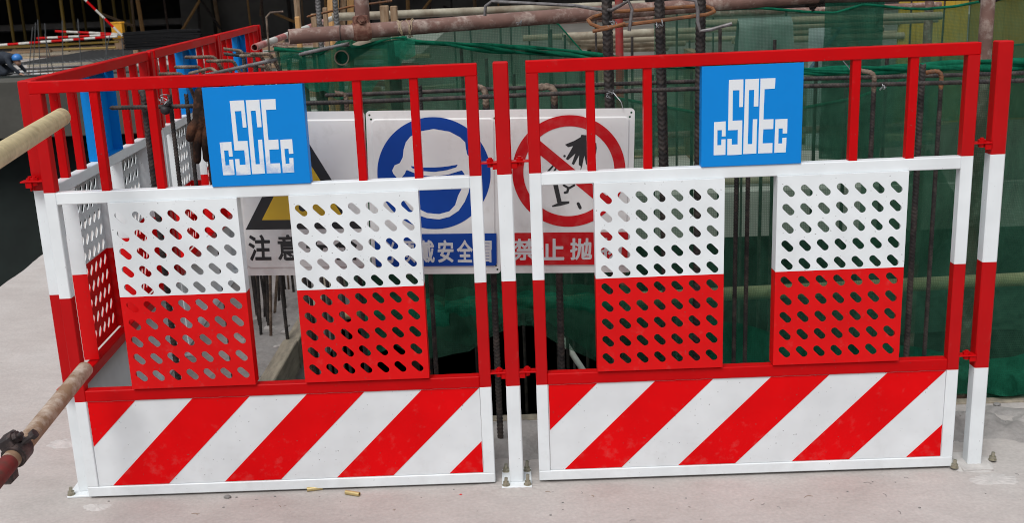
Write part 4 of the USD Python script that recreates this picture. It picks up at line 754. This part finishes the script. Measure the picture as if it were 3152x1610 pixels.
for k, (x, z) in enumerate(((.54, .969), (.54, .927), (.57, .885), (.60, .85))):
    stube('loose_pipe', (x - .1 + .05 * k, 5.5 + .08 * k, z), (x + .75 + .13 * ((k * 2) % 3), 5.6 + .3 * k, z - .02 * k), .026 if k else .03, 'cream_tube', ('topmost', 'second', 'third', 'lowest')[k] + ' cream pipe of the four seen between the tall bars', 'pipe')
obj('pipe_trestle', MB().box((.7, 5.48, 0), (.76, 5.9, .82)).box((1.4, 5.48, 0), (1.46, 5.9, .82)), MAT['timber_brown'], label='timber trestle under the four cream pipes', cat='trestle')
for x0, x1, z0, z1, y, m in ((2.40, 2.57, .0, .95, 6.0, 'panel_grey'),):
    t = thing('board', 'pale grey board leaning behind the nets right of the tarpaulin', 'board', (x0, y, z0)); obj('face', cbox((0, 0, 0), (x1 - x0, .03, z1), .003), MAT[m], t); obj('brace', sweep(np.array([(-.05, -.06, .55), (x1 - x0 + .06, -.06, .93)]), .016, 8), MAT['blue_steel'], t)
hb = thing('hoarding', 'yellow steel hoarding of ribbed panels at the upper right behind the nets', 'hoarding', (3.44, 7.0, 0))
for k in range(9):
    m = MB(); x = .62 * k; m.add(*cbox((x, 0, 0), (x + .60, .03, 2.1), .004))
    for q in range(3): m.add(*cbox((x + .10 + q * .19, -.012, .05), (x + .15 + q * .19, .001, 2.05), .004))
    obj('panel', m, MAT['yellow_bright' if k == 0 else 'hoard_yellow'], hb)
obj('top_channel', cbox((-.01, -.02, 1.56), (5.6, .05, 1.60), .004), MAT['hoard_yellow'], hb)
# thin bars standing among the clutter, seen as faint lines through the net
NTH = 'leftmost second third fourth fifth sixth seventh eighth ninth tenth eleventh twelfth thirteenth fourteenth fifteenth sixteenth seventeenth eighteenth nineteenth twentieth'.split()
def nth(k, n): return 'leftmost' if k == 0 else 'rightmost' if k == n - 1 else NTH[k] + ' from the left'
def ranks(P): o = sorted(range(len(P)), key=lambda i: P[i][0] / (P[i][1] + 2.93)); return {i: r for r, i in enumerate(o)}
for k in range(26):
    x = g.uniform(-.5, 3.2); y = g.uniform(3.0, 5.0) if k % 2 else g.uniform(5.4, 6.6); x *= (y + 3) / 5.5
    obj('thin_bar', rebar([(x, y, -.25 if y > 5.3 else -3), (x + g.uniform(-.02, .02), y, g.uniform(1.0, 1.25))], .016, .1, 6, False), MAT['rebar_dark'], label='thin dark bar standing beyond the green nets', cat='rebar', group='thin bars beyond the nets')
for k in range(7):
    y = 4.4 + .5 * k; z = (.05, .30, .62, .95, 1.05, .5, .8)[k]; x0 = -.6 + .25 * k
    stube('cross_pipe', (x0, y, z), (x0 + 3.2, y + g.uniform(-.2, .2), z + g.uniform(-.03, .03)), .024, ('tan_tube', 'rust_tube', 'cream_tube')[k % 3], ('lowest', 'second lowest', 'fifth lowest', 'second highest', 'highest', 'third lowest', 'fourth lowest')[k] + ' horizontal pipe crossing behind the front net', 'pipe')
for k in range(14):
    x = g.uniform(-.3, 3.4); y = g.uniform(5.5, 8.6); a = g.uniform(-.5, .5)
    v_, f_ = cbox((-.6, -.05, 0), (.6, .05, .05), .004); R_ = rot((0, 0, 1), a); obj('loose_timber', (v_ @ R_.T + np.array([x, y, .005 + .055 * (k % 3)]), f_), MAT[('timber', 'timber_brown', 'timber_weathered')[k % 3]], label='loose timber lying on the floor beyond the nets', cat='timber', group='loose timbers beyond the nets')
# timber stubs and planks behind the brown pipe
for k, (x, z0, z1, w, m, lab) in enumerate(((-.608, .9, 1.298, .044, 'timber_brown', 'pale square timber stub behind the middle of the long brown pipe'), (-.559, .9, 1.294, .036, 'timber_brown', 'reddish timber stub just right of the pale square stub'),
        (-1.064, .9, 1.261, .026, 'timber_orange', 'short timber stub left of the upright brown pipe, by the hooked rod'), (-.978, .9, 1.272, .030, 'timber_brown', 'timber stub beside the dark upright bars'), (-.917, .9, 1.301, .024, 'timber_brown', 'narrow timber stub between the dark upright bars'))):
    obj('timber_stub', cbox((x - w / 2, 3.0 - w / 2, .0), (x + w / 2, 3.0 + w / 2, z1), .004), MAT[m], label=lab, cat='timber')
for x, lab in ((-.724, 'left of two dark upright bars behind the left end of the brown pipe'), (-.655, 'right of two dark upright bars behind the left end of the brown pipe')):
    obj('rebar_upright', rebar([(x + .004, 1.6, -.02), (x, 1.6, 1.8)], .021, .1), MAT['rebar_grey'], smooth=40, label=lab, cat='rebar')
obj('rebar_upright', rebar([(-.84, 2.0, 1.283), (-.67, 2.2, 1.316), (-.5, 2.3, 1.33)], .010, .1), MAT['rebar_rust'], smooth=40, label='thin rusty bar tied across the two dark upright bars', cat='rebar')
for (a, b, w, m, lab) in (((-1.76, 9, 1.40), (-1.86, 9, .0), .10, 'timber_orange', 'tan plank leaning far behind, left of the upright brown pipe'), ((-1.66, 9.1, 1.40), (-1.82, 9.1, .0), .05, 'timber_brown', 'dark plank leaning just right of the tan plank'), ((-1.60, 9.2, 1.5), (-1.70, 9.2, 0), .06, 'timber_orange', 'narrow tan plank beside the upright brown pipe'), ((-2.15, 9, 1.5), (-2.16, 9, .0), .05, 'timber_brown', 'thin brown post above the short timber stub')):
    a, b = np.array(a), np.array(b); m_ = MB(); m_.add(*sweep(np.array([a, b]), w / 2 * 1.2, 4)); obj('leaning_plank', m_, MAT[m], label=lab, cat='plank')

# ================================================================ the far side: deck, hall under construction
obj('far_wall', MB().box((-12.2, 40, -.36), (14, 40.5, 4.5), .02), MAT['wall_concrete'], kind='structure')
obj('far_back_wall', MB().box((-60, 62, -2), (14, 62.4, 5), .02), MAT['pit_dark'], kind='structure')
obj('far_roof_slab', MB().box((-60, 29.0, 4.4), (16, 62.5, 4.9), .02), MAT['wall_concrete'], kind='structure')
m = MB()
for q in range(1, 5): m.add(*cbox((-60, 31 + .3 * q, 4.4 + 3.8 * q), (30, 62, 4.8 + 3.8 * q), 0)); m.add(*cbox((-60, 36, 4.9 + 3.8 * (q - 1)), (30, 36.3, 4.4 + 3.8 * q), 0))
obj('unseen_blocking_storeys', m, MAT['wall_concrete'], kind='structure')  # unseen storeys added to hold back sky light from behind
m = MB(); m.add(*cbox((17, -14, 0), (30, 36, 18), 0)); m.add(*cbox((10, -7, 0), (17, 5.2, 13), 0)); obj('unseen_right_blocker', m, MAT['wall_concrete'], kind='structure')  # unseen blocks added to cut the light coming from the right
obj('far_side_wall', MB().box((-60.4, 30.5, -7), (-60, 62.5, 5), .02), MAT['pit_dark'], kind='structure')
POSTS = [(-17.10,36.43),(-20.39,45.17),(-20.47,47.0),(-14.65,34.82),(-17.5,43.25),(-20.8,53.4),(-13.05,33.89),(-15.84,43.36),(-18.64,52.9),(-17.25,49.6)]
RK = ranks(POSTS)
for k, (x, y) in enumerate(POSTS):
    obj('yellow_post', sweep(np.array([(x, y, -.35), (x, y, 4.4)]), .055 if y < 40 else .06, 10), MAT['yellow_paint'], smooth=40, label='yellow steel prop under the dark far roof, ' + nth(RK[k], 10) + ' of ten', cat='prop', group='yellow props under the far roof')
for k, (a, b, r, lab) in enumerate((((-16.6, 30, .03), (-11.255, 30, .084), .035, 'upper yellow rail of the far guard railing'), ((-12.9, 30, -.08), (-11.36, 30, -.081), .03, 'lower short yellow rail of the far guard railing'))):
    obj('yellow_rail', sweep(np.array([a, b]), r, 10), MAT['yellow_paint'], smooth=40, label=lab, cat='rail')
for a, b, n, lab in (((-15.1, 29.9, .115), (-11.237, 29.9, .235), 12, 'long red and white pole lying along the far yellow rail'), ((-13.751, 30.3, .261), (-11.232, 30.3, .270), 8, 'second red and white pole behind the long one on the far deck'), ((-13.291, 30.6, .432), (-11.3, 30.6, .26), 6, 'red and white pole sloping down to the yellow crate'), ((-13.0, 30.2, 2.27), (-11.19, 30.2, .23), 8, 'steep red and white pole leaning on the far deck by the bundle of bars')):
    striped('striped_pole', lab, a, b, .034, n, ('red_paint', 'old_white_paint'), 0, 'pole')
ct_ = thing('crate', 'orange yellow crate standing behind the red and white poles', 'crate', (-11.5, 30.8, -.35)); m = MB()
for lo, hi in (((-.16, -.1, .5), (.16, -.08, .95)), ((-.16, .1, .5), (.16, .12, .95)), ((-.16, -.08, .5), (-.14, .1, .95)), ((.14, -.08, .5), (.16, .1, .95)), ((-.16, -.1, .48), (.16, .12, .5))): m.box(lo, hi, .004)
obj('body', m, MAT['crate_yellow'], ct_); obj('rim', MB().box((-.175, -.115, .93), (.175, -.1005, .97), .003).box((-.175, .1205, .93), (.175, .135, .97), .003), MAT['crate_yellow'], ct_); obj('stand', MB().box((-.13, -.08, 0), (.13, .1, .479), .004), MAT['timber_brown'], ct_)
bd = thing('rebar_bundle', 'big bundle of dark bars stacked on the far deck left of the side barrier', 'rebar bundle')
for k in range(64):
    r_, c_ = divmod(k, 4); z = -.02 + .029 * r_; x0 = -10.1 + g.uniform(-.03, .03)
    obj('bar', rebar([(x0, 27 + .05 * c_ + g.uniform(0, .02), z + g.uniform(-.006, .006)), (-9.0, 27.05 + .05 * c_, z + .02 + g.uniform(-.01, .01)), (-8.1 + g.uniform(-.06, .06), 27.1 + .05 * c_, z - .02 + .03 * (r_ / 16) + g.uniform(-.01, .01))], .028, .2, 6, False), MAT['bundle_dark'], bd)
for x in (-9.8, -8.5): obj('bearer', cbox((x - .06, 26.95, -.35), (x + .06, 27.3, -.04), .004), MAT['timber_brown'], bd)
BARS = [((-10.785, .769), (-10.92, .2)), ((-10.702, .865), (-10.903, -.128)), ((-10.642, .928), (-10.763, -.286)), ((-10.493, .84), (-10.583, -.293)), ((-10.085, .889), (-10.235, -.274)), ((-9.725, .907), (-9.79, -.174)), ((-9.128, .915), (-9.164, .136)), ((-8.779, .454), (-8.78, .054)), ((-10.53, .6), (-10.46, -.2)), ((-9.05, .5), (-9.25, -.1))]
RB = ranks([(b[0], 23) for a, b in BARS])
for q_, (a, b) in enumerate(BARS):
    d = (a[1] - b[1]); xb = b[0] + (b[0] - a[0]) / d * (b[1] + .36)
    obj('thin_starter', sweep(np.array([(xb, 23, -.36), (a[0], 23, a[1])]), .011, 6), MAT['mesh_steel'], label='thin grey bar at the far deck edge, ' + nth(RB[q_], 10) + ' of ten', cat='rebar', group='thin bars at the edge of the far deck')
mt = thing('rebar_mat', 'flat mat of crossed grey bars raised on the far deck beside the kneeling worker', 'rebar mat', (0, 0, 0)); m = MB(); m2 = MB()
for k in range(18): m.add(*sweep(np.array([(-12.6 + .02 * k, 25.4 + .28 * k, -.20), (-9.2 + .04 * k, 25.0 + .28 * k, -.17)]), .014, 5))
for k in range(24): x = -12.4 + .15 * k; m2.add(*sweep(np.array([(x, 25.3, -.175), (x + .3, 30.2, -.15)]), .012, 5))
obj('long_bars', m, MAT['mesh_steel'], mt, kind='stuff'); obj('cross_bars', m2, MAT['mesh_steel'], mt, kind='stuff')
for k in range(9):
    x, y = -11.6 + .42 * (k % 5) + g.uniform(-.1, .1), 23.6 + .5 * (k // 5); obj('low_bar', sweep(np.array([(x - .5, y, -.30 + .01 * k), (x + .7, y + .1, -.29 + .01 * k)]), .013, 5), MAT['mesh_steel'], label='low grey bar lying near the edge of the far deck', cat='rebar', group='low bars on the far deck')
for k in range(12):
    y = 31.0 + .42 * (k // 2); x = -15.2 + 2.2 * (k % 2) + g.uniform(-.3, .3) + .1 * k; z = -.345 + .07 * (k % 3)
    v_, f_ = cbox((-1.4, -.09, 0), (1.4, .09, .065), .006); R_ = rot((0, 0, 1), g.uniform(-.08, .08)); obj('deck_timber', (v_ @ R_.T + np.array([x, y, z]), f_), MAT[('timber', 'timber_weathered', 'timber_brown')[k % 3]], label='long timber lying in the pile on the far deck behind the worker', cat='timber', group='timbers piled on the far deck')
obj('pale_sheet', cbox((-12.3, 23.7, -.3495), (-10.55, 25.2, -.343), .002), MAT['sheet_pale'], label='pale sheet lying on the far deck right of the kneeling worker', cat='sheet')
obj('deck_floor_pale', cbox((-24, 25.3, -.3495), (-5.0, 38, -.346), 0), MAT['slab_concrete'], kind='structure')
for k in range(20):                                                          # bare props and studs before the grey wall
    x = -13.6 + .78 * k + g.uniform(-.25, .25); y = 38.6 + g.uniform(-1.5, 1); le = g.uniform(-.25, .25)
    obj('wall_stud', sweep(np.array([(x, y, -.36), (x + le, y, 4.3)]), (.05, .075, .04)[k % 3], 6), MAT[('timber_brown', 'rebar_dark', 'rust_tube_dark', 'timber_orange')[(k * 7) % 4]], label='tall narrow prop standing against the grey far wall, ' + nth(k, 20) + ' of twenty', cat='prop', group='props against the grey far wall')
for k in range(9):
    x = -13.2 + 1.45 * k; y = 38.0 + g.uniform(-.6, .6); z0 = g.uniform(-.2, .5); dx = g.uniform(-1.6, 1.6)
    obj('wall_brace', sweep(np.array([(x, y, z0), (x + dx, y + .4, z0 + g.uniform(.2, 2.2))]), .05, 4), MAT[('timber_brown', 'timber_orange', 'rebar_dark')[k % 3]], label='slanting brace before the grey far wall, ' + nth(k, 9) + ' of nine', cat='brace', group='braces before the grey far wall')
for k in range(14):
    y = 24.2 + .45 * k; x = -.365 * (y + 2.9) - .6 + g.uniform(-.5, 1.3); L = g.uniform(.3, .9)
    v_, f_ = cbox((-L, -.05, 0), (L, .05, .05), .006); R_ = rot((0, 0, 1), g.uniform(-.5, .5)); obj('deck_scrap', (v_ @ R_.T + np.array([x, y, -.342 + .05 * (k % 3)]), f_), MAT[('timber_brown', 'bundle_dark', 'timber_weathered', 'rust_tube_dark')[k % 4]], label='dark scrap timber or bar lying about on the far deck', cat='scrap', group='scrap lying on the far deck')
obj('wall_pillar', MB().box((-11.4, 39.4, -.36), (-10.85, 39.9, 4.4), .02), MAT['beam_concrete'], label='pale concrete pillar on the grey far wall above the bundle of bars', cat='pillar')
# clutter on the floor between the side barrier and the far wall
for k in range(26):
    y = 7.5 + 1.0 * k * .7; x = -.185 * y + g.uniform(-1.2, 1.6) - .2; L = g.uniform(.4, 1.1); v_, f_ = cbox((-L, -.05, 0), (L, .05, .07), .006); R_ = rot((0, 0, 1), g.uniform(-.6, .6))
    obj('floor_timber', (v_ @ R_.T + np.array([x, y, .006 + .075 * (k % 2)]), f_), MAT[('timber', 'timber_brown', 'timber_weathered', 'rust_tube')[k % 4]], label='loose timber scattered on the floor beyond the side barrier', cat='timber', group='timbers scattered beyond the side barrier')

# kneeling worker
w = thing('person', 'kneeling worker in dark clothes and a blue hard hat bent over the far deck', 'person', (-11.60, 23.62, -.35))
bod = blob([[((-.50, .06, .33), .14), ((-.28, .05, .43), .15), ((-.10, .04, .40), .13)], [((-.10, -.10, .42), .085), ((-.10, .18, .42), .085)], [((-.06, .04, .40), .07), ((.03, .02, .36), .06)],
    [((-.10, -.13, .41), .065), ((-.03, -.17, .24), .052), ((.10, -.13, .10), .042), ((.13, -.12, .06), .035)], [((-.10, .21, .41), .065), ((.0, .24, .25), .052), ((.14, .16, .12), .042), ((.17, .14, .08), .035)],
    [((-.50, -.05, .30), .105), ((-.22, -.10, .09), .078), ((-.50, -.08, .07), .06), ((-.62, -.08, .06), .05), ((-.62, -.08, .03), .03)], [((-.50, .16, .30), .105), ((-.20, .20, .09), .078), ((-.50, .18, .07), .06), ((-.62, .18, .06), .05)]], .03, 8)
obj('body', (bod.vertices, bod.faces), MAT['cloth_navy'], w, smooth=True)
hd = blob([[((.05, .01, .355), .082), ((.09, .0, .30), .070)], [((.115, -.02, .315), .022), ((.15, -.02, .31), .014)]], .012, 4); obj('head', (hd.vertices, hd.faces), MAT['skin'], w, smooth=True)
hm = ball((.075, .01, .395), .125, 3, (1, .95, .92)); keep = hm[0]; obj('hard_hat', (np.where(keep[:, 2:3] < .36, np.c_[keep[:, :2], np.full(len(keep), .36)], keep), hm[1]), MAT['helmet_blue'], w, smooth=True)
for s in (-1, 1):
    hx, hy, hz_ = (.135, -.12, .045) if s < 0 else (.175, .14, .06)
    hn = blob([[((hx, hy, hz_), .026), ((hx + .05, hy, hz_ - .012), .024)]] + [[((hx + .05, hy + q, hz_ - .012), .010), ((hx + .085, hy + q * 1.2, hz_ - .02), .009), ((hx + .10, hy + q * 1.2, hz_ - .035), .008)] for q in (-.022, -.007, .008, .022)] + [[((hx + .01, hy - .02, hz_), .011), ((hx + .045, hy - .045, hz_ - .01), .009)]], .008, 3)
    obj('hand', (hn.vertices, hn.faces), MAT['skin'], w, smooth=True)

# ================================================================ small things on the slab
def sleeve(label, c, a, L=.045, r=.0065):
    d = np.array([math.cos(a), math.sin(a), 0]); c = np.array(c, float); obj('brass_sleeve', hollow(c - d * L / 2, c + d * L / 2, r, .0016, 12), MAT['brass'], smooth=35, label=label, cat='sleeve')
sleeve('brass sleeve lying free on the slab in front of the left panel', (-.470, -.036, .0068), -.38)
sleeve('brass sleeve half tucked under the bottom rail of the left panel', (-.585, .004, .0068), .22)
g = random.Random(21)
def pebble(label, c, r, m='stone', grp=None):
    t = trimesh.creation.icosphere(subdivisions=1, radius=1.0); n_ = np.array(t.vertices); n_ *= (1 + .35 * (meshkit.noise(n_ * 1.7 + g.uniform(0, 50), 3)[:, None] - .5)); n_ *= np.array([1.3, 1.0, .6]) * r
    obj('pebble', (n_ + np.array([c[0], c[1], r * .45]), t.faces), MAT[m], label=label, cat='pebble', group=grp)
pebble('grey stone chip on the slab below the first red band of the left panel', (-.833, -.024, 0), .0085)
for k in range(34):
    pebble('tiny dark crumb on the bare slab before the barrier', (g.uniform(-1.3, 1.6), g.uniform(-.26, -.02) if k % 3 else g.uniform(-.1, .12), 0), g.uniform(.0012, .0030), 'stone', 'tiny crumbs on the slab')
for k in range(44):
    pebble('small rubble stone on the rough concrete behind the barrier', (g.uniform(1.38, 2.1) if k % 2 else g.uniform(-1.15, -.93), g.uniform(.2, .47) if k % 2 else g.uniform(.4, 2.0), 0), g.uniform(.005, .019), 'stone' if k % 3 else 'cement_smear', 'rubble stones behind the barrier')
obj('cable_end', sweep(smooth_path([(1.21, .30, .008), (1.27, .22, .012), (1.315, .17, .008)], .03), .004, 7), MAT['rubber_black'], smooth=40, label='short black cable end beside the right post base', cat='cable')

def smear(label, c, r, seed, m='cement_smear'):
    a = np.linspace(0, 2 * PI, 48, endpoint=False); rr = r * (.55 + .9 * meshkit.fbm(np.stack([np.cos(a) * 1.8, np.sin(a) * 1.8, a * 0 + seed], 1), 4, seed))
    V = [(c[0], c[1], .0034)]; F = []
    for s_, z in ((.5, .0030), (.85, .0016), (1.0, -.001)): V += [(c[0] + s_ * rr[i] * 1.5 * math.cos(a[i]), c[1] + s_ * rr[i] * .8 * math.sin(a[i]), z + (.0012 * math.sin(i * 1.7 + seed) if s_ < .9 else 0)) for i in range(48)]
    for i in range(48):
        j = (i + 1) % 48; F.append([0, 1 + i, 1 + j, 0]); F += [[1 + q * 48 + i, 49 + q * 48 + i, 49 + q * 48 + j, 1 + q * 48 + j] for q in (0, 1)]
    obj('mortar_smear', (np.array(V), np.array(F)), MAT[m], smooth=True, label=label, cat='mortar')
smear('thin pale mortar smear on the slab left of the left corner post', (-1.46, .42, 0), .05, 3)
smear('small mortar smear on the slab below the left corner base plate', (-1.20, -.055, 0), .028, 5)
smear('mortar smear round the foot of the middle front post', (.0, -.012, 0), .075, 7, 'slab_concrete')
smear('pale mortar smear on the slab just before the right post', (1.33, -.075, 0), .045, 9)
obj('paint_drop', ball((-.16, -.055, .0006), .0035, 1, (1.2, 1, .25)), MAT['red_film'], label='tiny red paint drop on the slab left of the middle post', cat='paint drop')
for k in range(30):
    x, y = g.uniform(-2.3, 1.7), g.uniform(-.3, 1.6)
    if x > -1.3: y = g.uniform(-.27, -.03)
    a = g.uniform(0, PI); L = g.uniform(.005, .014); P = [(x, y, .001), (x + L * math.cos(a), y + L * math.sin(a), .0025), (x + 1.8 * L * math.cos(a + .5), y + 1.8 * L * math.sin(a + .5), .001)]
    obj('straw', sweep(smooth_path(P, .01, 4), .0006, 4), MAT['timber_brown' if k % 2 else 'stone'], label='tiny straw or fibre lying on the bare slab', cat='straw', group='straws on the slab')
